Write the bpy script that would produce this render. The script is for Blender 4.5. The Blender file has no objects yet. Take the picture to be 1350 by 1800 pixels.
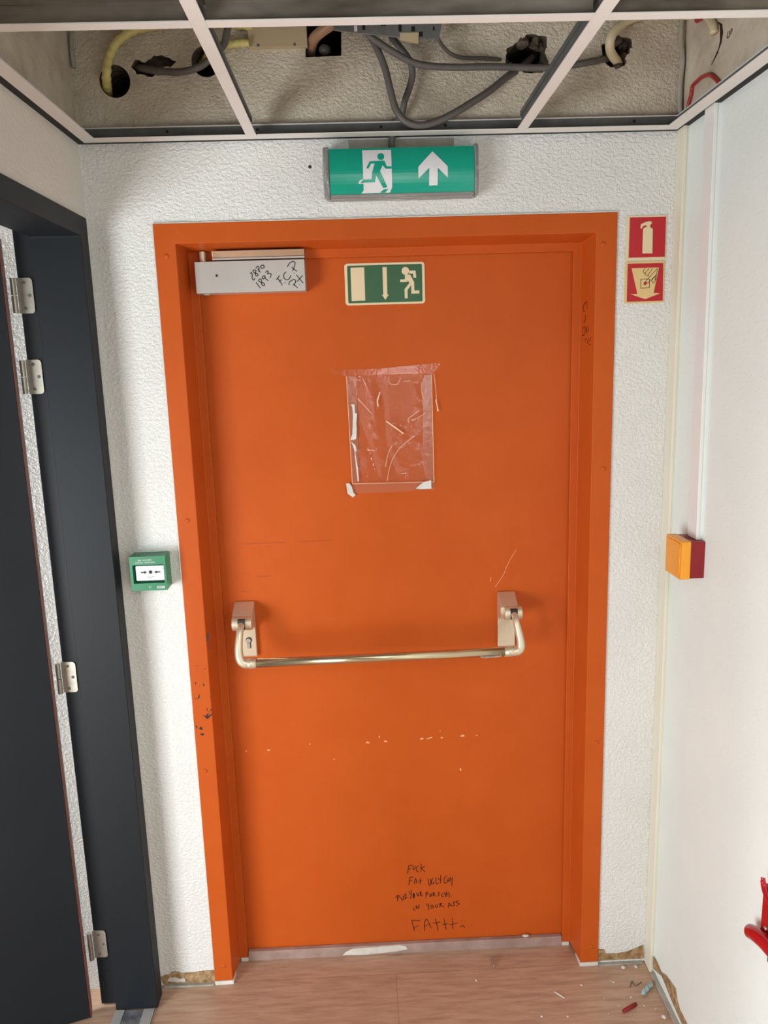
import bpy, bmesh, math, random
from mathutils import Vector, Matrix

S = bpy.context.scene
COL = S.collection
random.seed(7)

# ------------------------------------------------------------------ camera, world, lights, exposure
cam = bpy.data.cameras.new('camera')
cam.sensor_fit = 'VERTICAL'
cam.sensor_height = 36.0
cam.lens = 27.04
cam.clip_start = 0.02
camo = bpy.data.objects.new('camera', cam)
COL.objects.link(camo)
_F = Vector((0.02571862, 0.98140194, -0.19023352))
_R = Vector((0.99904344, -0.03196512, -0.02984026))
_U = Vector((0.03536613, 0.18928409, 0.98128526))
_m = Matrix((( _R.x, _U.x, -_F.x), (_R.y, _U.y, -_F.y), (_R.z, _U.z, -_F.z))).to_4x4()
_m.translation = Vector((-0.0811, -1.9913, 1.791))
camo.matrix_world = _m
S.camera = camo

S.view_settings.view_transform = 'Standard'
S.view_settings.look = 'None'
S.view_settings.gamma = 1.0
S.view_settings.use_curve_mapping = False
S.view_settings.exposure = -0.06
S.cycles.use_denoising = True
S.cycles.max_bounces = 10

W = bpy.data.worlds.new('world')
S.world = W
W.use_nodes = True
W.node_tree.nodes['Background'].inputs[0].default_value = (1.0, 0.97, 0.93, 1)
W.node_tree.nodes['Background'].inputs[1].default_value = 0.21

def area(name, loc, target, sx, sy, power, color):
    l = bpy.data.lights.new(name, 'AREA')
    l.shape = 'RECTANGLE'
    l.size, l.size_y = sx, sy
    l.energy = power
    l.color = color
    o = bpy.data.objects.new(name, l)
    COL.objects.link(o)
    o.location = loc
    o.rotation_euler = (Vector(target) - Vector(loc)).to_track_quat('-Z', 'Y').to_euler()
    return o

area('window_daylight', (-2.05, -2.3, 0.8), (0.55, -1.8, 0.95), 1.5, 1.3, 108, (0.925, 0.98, 1.0))
area('corridor_ceiling_light', (0.05, -2.35, 2.29), (0.05, -2.2, 0.0), 0.55, 0.55, 13, (1.0, 0.93, 0.84))
area('side_room_daylight', (-2.15, -0.24, 1.15), (-1.0, 0.0, 1.1), 0.24, 2.0, 42, (0.96, 0.98, 1.0))
area('far_corridor_window', (0.33, -5.9, 1.58), (0.0, 0.0, 1.5), 0.34, 0.6, 10, (0.97, 0.99, 1.0))

# measured outlines (metres)
DOOR_TEXT = [[(0.0111, 0.2645),(0.0164, 0.2914)], [(0.0164, 0.2914),(0.0268, 0.2926)], [(0.0144, 0.2786),(0.023, 0.2815)], [(0.0279, 0.2908),(0.031, 0.2764),(0.0371, 0.289)], [(0.0451, 0.2886),(0.0399, 0.2832),(0.039, 0.2734),(0.0452, 0.2674)], [(0.0538, 0.2945),(0.0521, 0.2688)], [(0.0648, 0.288),(0.0542, 0.279)], [(0.0542, 0.2809),(0.065, 0.2668)], [(0.0148, 0.2254),(0.0188, 0.2486)], [(0.0177, 0.2499),(0.0293, 0.2519)], [(0.0174, 0.2383),(0.0256, 0.2404)], [(0.0316, 0.2284),(0.0354, 0.2464),(0.0404, 0.2287)], [(0.0324, 0.2349),(0.0394, 0.2353)], [(0.05, 0.2469),(0.0496, 0.2261)], [(0.044, 0.2368),(0.0545, 0.2376)], [(0.0732, 0.2431),(0.0767, 0.2221),(0.0821, 0.2244),(0.0813, 0.2426)], [(0.0906, 0.2434),(0.0854, 0.2398),(0.0838, 0.2295),(0.0879, 0.2241),(0.0919, 0.2291),(0.088, 0.2319)], [(0.098, 0.2456),(0.0991, 0.2248),(0.1065, 0.2278)], [(0.1045, 0.244),(0.1102, 0.2359)], [(0.1135, 0.2534),(0.1112, 0.2254)], [(0.1313, 0.2504),(0.1242, 0.2442),(0.1224, 0.23),(0.1274, 0.2246),(0.134, 0.232),(0.1299, 0.2361)], [(0.1351, 0.2424),(0.1373, 0.2318),(0.1415, 0.2329),(0.1412, 0.2433)], [(0.1405, 0.2447),(0.145, 0.2366)], [(0.1491, 0.2455),(0.1459, 0.2157)], [(-0.0214, 0.1711),(-0.0209, 0.1895)], [(-0.0269, 0.1832),(-0.0209, 0.1908),(-0.014, 0.1878),(-0.02, 0.1815)], [(-0.0118, 0.185),(-0.0062, 0.1729),(-0.0012, 0.1871)], [(-0.0048, 0.1847),(0.0048, 0.1946),(0.0031, 0.1764)], [(-0.0015, 0.1766),(0.0092, 0.1839)], [(0.0136, 0.2046),(0.0187, 0.1939)], [(0.0225, 0.2062),(0.019, 0.1776)], [(0.0292, 0.1959),(0.0262, 0.1882),(0.0289, 0.1815),(0.0314, 0.1879),(0.0292, 0.1959)], [(0.0297, 0.1959),(0.0292, 0.1762)], [(0.0385, 0.1975),(0.0411, 0.1848),(0.0448, 0.1951)], [(0.0491, 0.2014),(0.0487, 0.1844)], [(0.0483, 0.1988),(0.0525, 0.1973),(0.0496, 0.1922),(0.0564, 0.1839)], [(0.0665, 0.1768),(0.0669, 0.1965),(0.0722, 0.1949),(0.0679, 0.1873)], [(0.0791, 0.1906),(0.0778, 0.1828),(0.0825, 0.1825),(0.0826, 0.1899),(0.0791, 0.1906)], [(0.0885, 0.1953),(0.0883, 0.1822)], [(0.0878, 0.1948),(0.0932, 0.1924),(0.0891, 0.1887),(0.0965, 0.1818)], [(0.1083, 0.1955),(0.1032, 0.1927),(0.1071, 0.1877),(0.1023, 0.1814)], [(0.1199, 0.191),(0.114, 0.1861),(0.1151, 0.1794),(0.1209, 0.1804)], [(0.1235, 0.1934),(0.1267, 0.1775)], [(0.1282, 0.1958),(0.1314, 0.1786)], [(0.1245, 0.1855),(0.1339, 0.1876)], [(0.1363, 0.1927),(0.1396, 0.1773)], [(0.0269, 0.1461),(0.0297, 0.1354)], [(0.0361, 0.1403),(0.0352, 0.1522),(0.0432, 0.1426),(0.0447, 0.157)], [(0.0657, 0.1572),(0.0707, 0.149)], [(0.0739, 0.158),(0.0734, 0.1356)], [(0.0831, 0.1522),(0.0806, 0.1445),(0.0852, 0.1403),(0.0888, 0.1467),(0.0831, 0.1522)], [(0.0948, 0.1529),(0.0963, 0.1436),(0.1005, 0.1447),(0.1018, 0.1539)], [(0.1086, 0.1416),(0.1089, 0.1561)], [(0.1077, 0.1554),(0.1147, 0.1558),(0.11, 0.1508),(0.1215, 0.143)], [(0.1344, 0.1402),(0.1369, 0.1559),(0.145, 0.1449)], [(0.1356, 0.1467),(0.1427, 0.1485)], [(0.1545, 0.1602),(0.1486, 0.1566),(0.1532, 0.151),(0.1492, 0.1441)], [(0.1674, 0.1627),(0.158, 0.1587),(0.165, 0.153),(0.1689, 0.151),(0.1578, 0.1437)], [(0.0205, 0.1028),(0.0286, 0.065)], [(0.0205, 0.1028),(0.0458, 0.0995)], [(0.0265, 0.0745),(0.0419, 0.0843)], [(0.0591, 0.0633),(0.0596, 0.0886),(0.067, 0.1042),(0.0805, 0.072)], [(0.0599, 0.0793),(0.0748, 0.0851)], [(0.094, 0.1053),(0.1015, 0.0609)], [(0.0855, 0.0885),(0.109, 0.0912)], [(0.1198, 0.1026),(0.1267, 0.0641)], [(0.1154, 0.0815),(0.1336, 0.0845)], [(0.1468, 0.1029),(0.1475, 0.0645)], [(0.1382, 0.0802),(0.1618, 0.0848)], [(0.1711, 0.0691),(0.1758, 0.0741),(0.1806, 0.0739),(0.184, 0.067)], [(0.1744, 0.0902),(0.1755, 0.0896)], [(0.1866, 0.0909),(0.1878, 0.0903)], [(0.2048, 0.0752),(0.2063, 0.0751)]]
CLOSER_TEXT = [[(-0.3473, 2.0223),(-0.3442, 2.0247),(-0.3426, 2.0191),(-0.3433, 2.0118),(-0.3402, 2.0061),(-0.3361, 2.0109)], [(-0.3368, 2.0312),(-0.3402, 2.0276),(-0.336, 2.0232),(-0.3309, 2.0225),(-0.328, 2.0187),(-0.3307, 2.0157),(-0.3344, 2.0183),(-0.3341, 2.0232),(-0.3325, 2.0287),(-0.3368, 2.0312)], [(-0.3327, 2.0348),(-0.3271, 2.0398),(-0.3239, 2.0346),(-0.3262, 2.0273)], [(-0.3277, 2.0334),(-0.3219, 2.0247)], [(-0.3164, 2.0423),(-0.3205, 2.0382),(-0.3169, 2.0344),(-0.3117, 2.0361),(-0.312, 2.041),(-0.3164, 2.0423)], [(-0.3338, 2.0004),(-0.3295, 1.9935),(-0.3239, 1.9866)], [(-0.3241, 2.0088),(-0.3275, 2.0052),(-0.3233, 2.0008),(-0.3158, 1.9987),(-0.3122, 1.9943),(-0.3156, 1.9919),(-0.3199, 1.9945),(-0.32, 2.0025),(-0.321, 2.0081),(-0.3241, 2.0088)], [(-0.3103, 2.0158),(-0.3148, 2.0159),(-0.3179, 2.0111),(-0.3146, 2.0085),(-0.3105, 2.0133),(-0.3116, 2.0158)], [(-0.3112, 2.0121),(-0.3077, 2.0071),(-0.3029, 2.0048)], [(-0.3086, 2.0237),(-0.3052, 2.0279),(-0.3015, 2.0254),(-0.3043, 2.0206)], [(-0.3043, 2.0206),(-0.2966, 2.021),(-0.295, 2.0166),(-0.2985, 2.0106)], [(-0.274, 2.0155),(-0.2822, 2.0058)], [(-0.2788, 2.0094),(-0.2682, 1.9925)], [(-0.2761, 2.0013),(-0.2694, 2.0055)], [(-0.2614, 1.9975),(-0.2604, 1.997)], [(-0.2569, 2.024),(-0.2623, 2.0195),(-0.2634, 2.0109),(-0.258, 2.0048),(-0.2502, 2.0068),(-0.2453, 2.0153)], [(-0.2372, 2.02),(-0.2362, 2.02)], [(-0.2533, 2.0367),(-0.2456, 2.046),(-0.2378, 2.0489),(-0.2335, 2.0457),(-0.2345, 2.0384),(-0.2402, 2.0262)], [(-0.2423, 2.0349),(-0.2301, 2.0248)], [(-0.251, 1.992),(-0.2507, 1.9982),(-0.244, 2.003),(-0.2369, 2.0052),(-0.2339, 2.0002),(-0.2375, 1.9929),(-0.2389, 1.9905)], [(-0.2406, 1.9942),(-0.2302, 1.9847)], [(-0.2245, 1.9919),(-0.2237, 1.9919)], [(-0.2312, 2.0162),(-0.2156, 1.996)], [(-0.216, 2.0139),(-0.2308, 1.9995)]]
JAMB_TEXT = [[(0.0475, 1.93),(0.0407, 1.9291),(0.0389, 1.9116)], [(0.0588, 1.9234),(0.0531, 1.9261)], [(0.0633, 1.9149),(0.0596, 1.9179)], [(0.062, 1.9076),(0.0523, 1.9086)], [(0.0494, 1.9298),(0.0617, 1.9228),(0.0636, 1.9086)], [(0.0537, 1.8975),(0.0478, 1.8947),(0.0492, 1.8836)], [(0.0568, 1.8785),(0.051, 1.8798),(0.058, 1.8842)], [(0.0612, 1.869),(0.0632, 1.8465)], [(0.0563, 1.8696),(0.0503, 1.8653),(0.0514, 1.8485),(0.0641, 1.8457)], [(0.0445, 1.8674),(0.042, 1.8553),(0.0342, 1.8526)], [(0.0272, 1.8673),(0.0287, 1.8587),(0.0239, 1.8569)], [(0.0368, 1.8662),(0.0401, 1.856)], [(0.0393, 1.8392),(0.0496, 1.8307)], [(0.02, 1.8361),(0.0135, 1.839)], [(0.0197, 1.8301),(0.0132, 1.8323)], [(0.023, 1.8202),(0.0155, 1.8224)], [(0.0257, 1.8363),(0.0339, 1.827),(0.029, 1.8252)]]
WALL_TEXT = [[(-0.2246, 2.4574),(-0.2212, 2.4466),(-0.2321, 2.4465),(-0.2311, 2.4549)], [(-0.2344, 2.4536),(-0.2418, 2.4561),(-0.241, 2.4498),(-0.232, 2.4479)]]
EXIT_ART = {'door': [(0.2292, 0.9492),(0.4277, 0.9482),(0.4288, 0.1256),(0.4118, 0.0169),(0.2129, 0.0112),(0.2305, 0.0739)], 'man': [(0.2531, 0.547),(0.278, 0.6896),(0.3783, 0.7007),(0.3946, 0.5712),(0.427, 0.5702),(0.4267, 0.5186),(0.3866, 0.5199),(0.3662, 0.6008),(0.3462, 0.4724),(0.3954, 0.1265),(0.3666, 0.113),(0.3188, 0.3872),(0.3101, 0.2382),(0.2298, 0.232),(0.2303, 0.3038),(0.2877, 0.3078),(0.2925, 0.4454),(0.3111, 0.6398),(0.2872, 0.6406),(0.2673, 0.5265)], 'foot': [(0.1933, 0.213),(0.2052, 0.2815),(0.2323, 0.3123),(0.2858, 0.3136),(0.2857, 0.3021),(0.2341, 0.2979),(0.2186, 0.2697),(0.2106, 0.2325),(0.2297, 0.2291),(0.2296, 0.2119)], 'shade': [(0.343, 0.0189),(0.3702, 0.0842),(0.4028, 0.0919),(0.3793, 0.0179)], 'arrow': [(0.7129, 0.8899),(0.8152, 0.5435),(0.8157, 0.3003),(0.7466, 0.5171),(0.7443, 0.1449),(0.6853, 0.1409),(0.6877, 0.5189),(0.612, 0.2979),(0.6117, 0.5443)], 'headc': [(0.3551, 0.7931),(0.3789, 0.7923)]}
DOORSIGN_ART = {'green': [(0.036, 0.9485),(0.9675, 0.9395),(0.9672, 0.0492),(0.0357, 0.0617)], 'door': [(0.0775, 0.9006),(0.2474, 0.9039),(0.2479, 0.1055),(0.0772, 0.1011)], 'arrow': [(0.4749, 0.8957),(0.5277, 0.8924),(0.5269, 0.2382),(0.5449, 0.2372),(0.4999, 0.1111),(0.4579, 0.2323),(0.4759, 0.2312)], 'headc': [(0.7597, 0.7898),(0.807, 0.7869)], 'arm': [(0.8072, 0.7927),(0.886, 0.7938),(0.8934, 0.6207),(0.8587, 0.6228),(0.8553, 0.7211),(0.8059, 0.7241)], 'body': [(0.7527, 0.6979),(0.816, 0.7039),(0.8653, 0.5241),(0.8667, 0.3173),(0.9298, 0.3137),(0.9285, 0.2409),(0.8283, 0.2407),(0.8291, 0.4476),(0.7805, 0.3322),(0.7809, 0.1308),(0.745, 0.1329),(0.7429, 0.3541),(0.8068, 0.4981),(0.785, 0.5682),(0.7842, 0.525),(0.6913, 0.5246),(0.6926, 0.5895),(0.7506, 0.59)]}
FIRE_ART = {'red': [(0.0802, 0.9641),(0.9816, 0.9634),(0.988, 0.0668),(0.0762, 0.066)], 'body': [(0.4169, 0.1548),(0.4151, 0.7008),(0.4626, 0.7398),(0.5004, 0.7391),(0.4982, 0.7869),(0.4035, 0.762),(0.3912, 0.7145),(0.3475, 0.7152),(0.3578, 0.8079),(0.4861, 0.8587),(0.6016, 0.8698),(0.6383, 0.8295),(0.5911, 0.7853),(0.5933, 0.7375),(0.6591, 0.6966),(0.6704, 0.1513)]}
BUTTON_ART = {'red': [(0.0549, 0.9536),(0.9603, 0.9485),(0.982, 0.0421),(0.0585, 0.0406)], 'arrow': [(0.1541, 0.8449),(0.8511, 0.8456),(0.7392, 0.2356),(0.9006, 0.2235),(0.5303, 0.0912),(0.143, 0.2219),(0.3224, 0.2232)], 'headc': [(0.5137, 0.4704),(0.5552, 0.4694)], 's1': [(0.3981, 0.5761),(0.6196, 0.5761),(0.6238, 0.367),(0.4044, 0.3586),(0.3981, 0.5761)], 's2': [(0.5013, 0.8281),(0.4523, 0.7627),(0.4937, 0.7082)], 's3': [(0.6039, 0.8254),(0.5215, 0.7342),(0.51, 0.681),(0.5706, 0.6526)], 's4': [(0.6915, 0.8285),(0.5837, 0.6791),(0.6009, 0.6384)], 's5': [(0.8228, 0.8331),(0.5477, 0.5454),(0.5353, 0.5051),(0.5954, 0.4901),(0.7897, 0.674)], 's6': [(0.7768, 0.6475),(0.6807, 0.5422),(0.7295, 0.4733),(0.7564, 0.5133),(0.7728, 0.6207)], 's7': [(0.8109, 0.7935),(0.7782, 0.5398)]}
CABLES = {'yellow': [(-0.6682, 0.06, 2.4497),(-0.6516, 0.0, 2.4528),(-0.6419, -0.03, 2.467),(-0.6351, -0.03, 2.497),(-0.6148, -0.03, 2.5314),(-0.5748, -0.03, 2.5569),(-0.5203, -0.02, 2.5717),(-0.4482, -0.02, 2.5752),(-0.3765, -0.02, 2.5728),(-0.2987, -0.015, 2.5698)], 'yellow2': [(-0.4357, 0.06, 2.519),(-0.4011, 0.0, 2.5192),(-0.3665, -0.02, 2.5271),(-0.34, -0.02, 2.5302),(-0.307, -0.02, 2.5308)], 'greyleft': [(-0.5957, 0.04, 2.5037),(-0.5658, 0.0, 2.488),(-0.5221, -0.02, 2.4742),(-0.4655, -0.04, 2.4651),(-0.4221, -0.06, 2.4676),(-0.3949, -0.06, 2.4849),(-0.3655, -0.05, 2.5147),(-0.3574, -0.05, 2.5383),(-0.3492, -0.05, 2.5646),(-0.3471, -0.05, 2.5851)], 'brown': [(-0.1783, 0.1, 2.5282),(-0.1728, 0.05, 2.5294),(-0.1625, 0.0, 2.5397),(-0.1429, -0.03, 2.5461),(-0.1111, -0.05, 2.5576),(-0.0931, -0.06, 2.569)], 'A': [(-0.0387, -0.09, 2.529),(-0.0307, -0.09, 2.5133),(-0.0012, -0.085, 2.4952),(0.0332, -0.075, 2.4786),(0.0682, -0.065, 2.4656),(0.1035, -0.06, 2.4595),(0.1661, -0.05, 2.459),(0.2554, -0.045, 2.4603),(0.3665, -0.045, 2.4558),(0.4333, -0.045, 2.4598),(0.4896, -0.035, 2.4704),(0.5241, -0.01, 2.4835),(0.5425, 0.02, 2.4925)], 'B': [(-0.0382, -0.066, 2.5383),(-0.028, -0.066, 2.5204),(-0.0137, -0.066, 2.4946),(0.0024, -0.068, 2.4539),(0.014, -0.07, 2.4049),(0.026, -0.07, 2.3643),(0.0474, -0.07, 2.3394),(0.0781, -0.07, 2.3306),(0.114, -0.065, 2.3374),(0.1547, -0.06, 2.3544),(0.2008, -0.05, 2.3811),(0.248, -0.035, 2.4115),(0.2966, -0.015, 2.4501),(0.3243, 0.01, 2.4706),(0.3717, 0.06, 2.5167)], 'C': [(0.0124, -0.045, 2.5456),(0.0228, -0.045, 2.5255),(0.0398, -0.045, 2.5053),(0.0614, -0.04, 2.4786),(0.0678, -0.035, 2.4518),(0.0608, -0.03, 2.425),(0.049, -0.03, 2.3965),(0.0412, -0.02, 2.3706),(0.0351, -0.012, 2.3437),(-0.0, -0.008, 2.31),(-0.0, -0.012, 2.27)], 'D': [(0.1149, -0.09, 2.5263),(0.1253, -0.07, 2.5123),(0.1414, -0.04, 2.5053),(0.1601, -0.03, 2.4945),(0.1881, -0.02, 2.4894),(0.2341, -0.012, 2.4902),(0.2768, 0.0, 2.4908),(0.3052, 0.03, 2.4946)], 'cream': [(0.6013, 0.08, 2.4956),(0.571, 0.02, 2.4848),(0.5398, -0.02, 2.4941),(0.5304, -0.04, 2.5094),(0.5397, -0.04, 2.5316),(0.5672, -0.03, 2.5551),(0.605, -0.02, 2.5719),(0.6497, -0.02, 2.5769),(0.6998, -0.02, 2.5743),(0.738, -0.025, 2.5671)], 'red': [(0.719, -0.0423, 2.3582),(0.719, -0.0468, 2.3705),(0.719, -0.0587, 2.3865),(0.719, -0.0646, 2.4026),(0.719, -0.0869, 2.4056),(0.719, -0.1198, 2.4049),(0.719, -0.156, 2.3963),(0.719, -0.1815, 2.3813),(0.719, -0.2069, 2.3618),(0.719, -0.2179, 2.3513)], 'redstub': [(0.716, -0.0831, 2.5358),(0.716, -0.1016, 2.5327),(0.716, -0.1343, 2.5245),(0.716, -0.1658, 2.5173)], 'stub': [(0.716, -0.1307, 2.526),(0.716, -0.1535, 2.5071),(0.716, -0.1691, 2.4886),(0.716, -0.1741, 2.4743)]}
CRACK = [(-0.1719, 2.4969),(-0.1929, 2.4846),(-0.1999, 2.4655),(-0.194, 2.4474),(-0.1699, 2.4271),(-0.1506, 2.4185),(-0.1793, 2.4321),(-0.1884, 2.4536),(-0.1864, 2.4707),(-0.183, 2.4857)]
HOLES = {'round1': [(-0.6321, 2.461),(-0.6003, 2.4604)], 'round2': [(-0.4158, 2.4999),(-0.3839, 2.4994)], 'square': [(-0.1768, 2.6026),(-0.0931, 2.6012),(-0.097, 2.5063),(-0.1816, 2.5042)], 'rough1': [(0.2934, 2.499),(0.2959, 2.5149),(0.316, 2.526),(0.3336, 2.5325),(0.3411, 2.5437),(0.3712, 2.5409),(0.3914, 2.5383),(0.3916, 2.5178),(0.3867, 2.5041),(0.397, 2.4856),(0.382, 2.4605),(0.3364, 2.4614),(0.3162, 2.4733),(0.2959, 2.4806)], 'rough2': [(0.5229, 2.5177),(0.543, 2.5219),(0.5627, 2.5398),(0.5934, 2.5301),(0.5965, 2.5118),(0.5843, 2.4959),(0.5799, 2.473),(0.5648, 2.4663),(0.5392, 2.4737),(0.5235, 2.4901)], 'rough3': [(-0.5921, 2.4916),(-0.5807, 2.5067),(-0.5581, 2.5001),(-0.5369, 2.515),(-0.5107, 2.5115),(-0.4849, 2.5018),(-0.4992, 2.4899),(-0.526, 2.4873),(-0.5273, 2.4719),(-0.5542, 2.4694),(-0.5803, 2.4748)]}
BARE_LEFT = [(-0.7306, 0.0308),(-0.7168, 0.037),(-0.7017, 0.0376),(-0.6986, 0.0464),(-0.6826, 0.0473),(-0.6631, 0.0404),(-0.6496, 0.0415),(-0.6296, 0.0412),(-0.6161, 0.0435),(-0.5959, 0.0454),(-0.5675, 0.0453),(-0.5704, 0.0039),(-0.6189, 0.0056),(-0.6589, 0.0091),(-0.7226, 0.007)]
BARE_LEFT_WHITE = [(-0.711, 0.0198),(-0.7035, 0.0302),(-0.6868, 0.03),(-0.674, 0.0235),(-0.6603, 0.0277),(-0.6563, 0.0146),(-0.6848, 0.0144)]
BARE_RIGHT = [(0.5638, 0.0511),(0.5882, 0.0497),(0.5932, 0.0347),(0.6269, 0.0328),(0.6573, 0.0371),(0.6875, 0.0484),(0.7071, 0.0577),(0.7102, 0.0123),(0.6351, 0.0123),(0.5647, 0.012)]
BARE_SIDE = [(-0.0325, 0.0535),(-0.0694, 0.0576),(-0.1005, 0.0515),(-0.1302, 0.0698),(-0.1565, 0.0772),(-0.199, 0.0879),(-0.2098, 0.0659),(-0.2282, 0.0514),(-0.2772, 0.0517),(-0.2479, 0.0227),(-0.1879, 0.029),(-0.1051, 0.0431),(-0.0425, 0.0125)]
LITTER = {'red': [(0.5884, -0.1805),(0.6318, -0.1584)], 'blue': [(0.6663, -0.1228),(0.679, -0.1083),(0.6958, -0.0966)], 'foil': [(0.2548, 0.0403),(0.2563, 0.0221),(0.2594, 0.004)], 'stick': [(0.4163, -0.0978),(0.4393, -0.1217)], 'wire': [(0.6379, -0.0938),(0.6503, -0.0733),(0.6539, -0.0902),(0.6766, -0.0787)], 'chips': [(0.6798, -0.0216),(0.6414, -0.0003),(0.6924, -0.203),(0.4315, -0.1833),(0.3607, -0.1789),(0.6274, -0.1301),(0.5952, -0.0734),(0.5003, -0.0784),(0.1987, -0.0402),(0.5884, -0.0693),(0.7065, -0.1905),(0.6818, -0.1719),(0.6063, -0.1323),(0.5835, -0.1571),(0.5474, -0.1805),(0.7172, -0.2162),(0.5496, -0.1287),(0.6535, -0.1616)]}
CHIPS_DARK = [[(-0.5157, 1.0923),(-0.5099, 1.0905),(-0.5131, 1.0671),(-0.5165, 1.0688)], [(-0.5133, 1.0639),(-0.5102, 1.0575),(-0.5125, 1.0545)], [(-0.5119, 1.0513),(-0.5093, 1.0464),(-0.5118, 1.0443)], [(-0.5589, 0.9531),(-0.5545, 0.9513),(-0.5574, 0.945)], [(-0.5382, 0.949),(-0.5326, 0.944),(-0.5351, 0.9383)], [(-0.5486, 0.9189),(-0.5488, 0.9076),(-0.5559, 0.9014)], [(-0.5622, 0.9098),(-0.5596, 0.9039),(-0.5621, 0.9027)], [(-0.5326, 0.8744),(-0.5295, 0.8759),(-0.5308, 0.8662)], [(-0.5195, 0.8755),(-0.5177, 0.8715),(-0.5265, 0.8627)], [(-0.5468, 0.8539),(-0.5362, 0.854),(-0.528, 0.8628),(-0.5294, 0.8514),(-0.5191, 0.8608),(-0.5178, 0.8574),(-0.5276, 0.8471),(-0.5339, 0.8435),(-0.5379, 0.8508)], [(-0.557, 0.8183),(-0.5506, 0.8229),(-0.5467, 0.8145),(-0.553, 0.8115)], [(-0.5655, 0.8269),(-0.5612, 0.8234),(-0.5654, 0.8154)], [(-0.5563, 0.8001),(-0.5491, 0.8031),(-0.5434, 0.7979),(-0.5497, 0.7949)], [(-0.5133, 1.015),(-0.5105, 1.0126),(-0.5131, 1.0102)], [(-0.5282, 0.9918),(-0.5253, 0.9897),(-0.5278, 0.9879)], [(-0.5513, 1.0017),(-0.5491, 0.9997),(-0.551, 0.9978)], [(-0.5199, 0.9118),(-0.5179, 0.9101),(-0.5217, 0.9074)]]
SCUFFS = [[(-0.1017, 0.699),(-0.0949, 0.7051),(-0.0869, 0.6983)], [(-0.0626, 0.7151),(-0.06, 0.7227),(-0.0579, 0.7149)], [(-0.0481, 0.7029),(-0.0421, 0.7052),(-0.0363, 0.7011),(-0.0441, 0.6995)], [(0.0577, 0.7044),(0.0649, 0.7092),(0.0708, 0.7051),(0.0618, 0.7017)], [(0.0767, 0.7048),(0.0947, 0.7104),(0.0958, 0.7072),(0.0797, 0.7028)], [(0.1185, 0.7067),(0.1233, 0.7091),(0.1286, 0.705),(0.1214, 0.7034)], [(0.1763, 0.7086),(0.1859, 0.7133),(0.1918, 0.7072),(0.1811, 0.7064)], [(0.2217, 0.7097),(0.2288, 0.7093),(0.2276, 0.7055)], [(0.1739, 0.6038),(0.1776, 0.6069),(0.1799, 0.5989),(0.1763, 0.5971)], [(-0.39, 0.692),(-0.38, 0.6915),(-0.382, 0.6871),(-0.3879, 0.688)], [(-0.1985, 0.6508),(-0.193, 0.6557),(-0.1944, 0.6493)], [(-0.2654, 0.7054),(-0.2618, 0.7052),(-0.2633, 0.7001)], [(-0.4537, 0.6911),(-0.4466, 0.6914),(-0.4492, 0.6877)], [(0.117, 0.7299),(0.1206, 0.7272),(0.1187, 0.7234)]]
SCRATCH = [[(0.3407, 1.2644),(0.3182, 1.2273),(0.3054, 1.1946),(0.2811, 1.1589)], [(0.2698, 1.1877),(0.2682, 1.1761)]]
DARKLINES = [[(-0.4292, 1.3106),(-0.3491, 1.3108)], [(-0.3491, 1.3108),(-0.3051, 1.3105)], [(-0.2673, 1.311),(-0.1758, 1.3115)], [(-0.3879, 1.2156),(-0.3483, 1.216)], [(-0.4308, 1.1743),(-0.416, 1.1731)], [(-0.3512, 1.3018),(-0.3472, 1.301)], [(-0.2843, 1.2504),(-0.2824, 1.2503)]]
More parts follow.
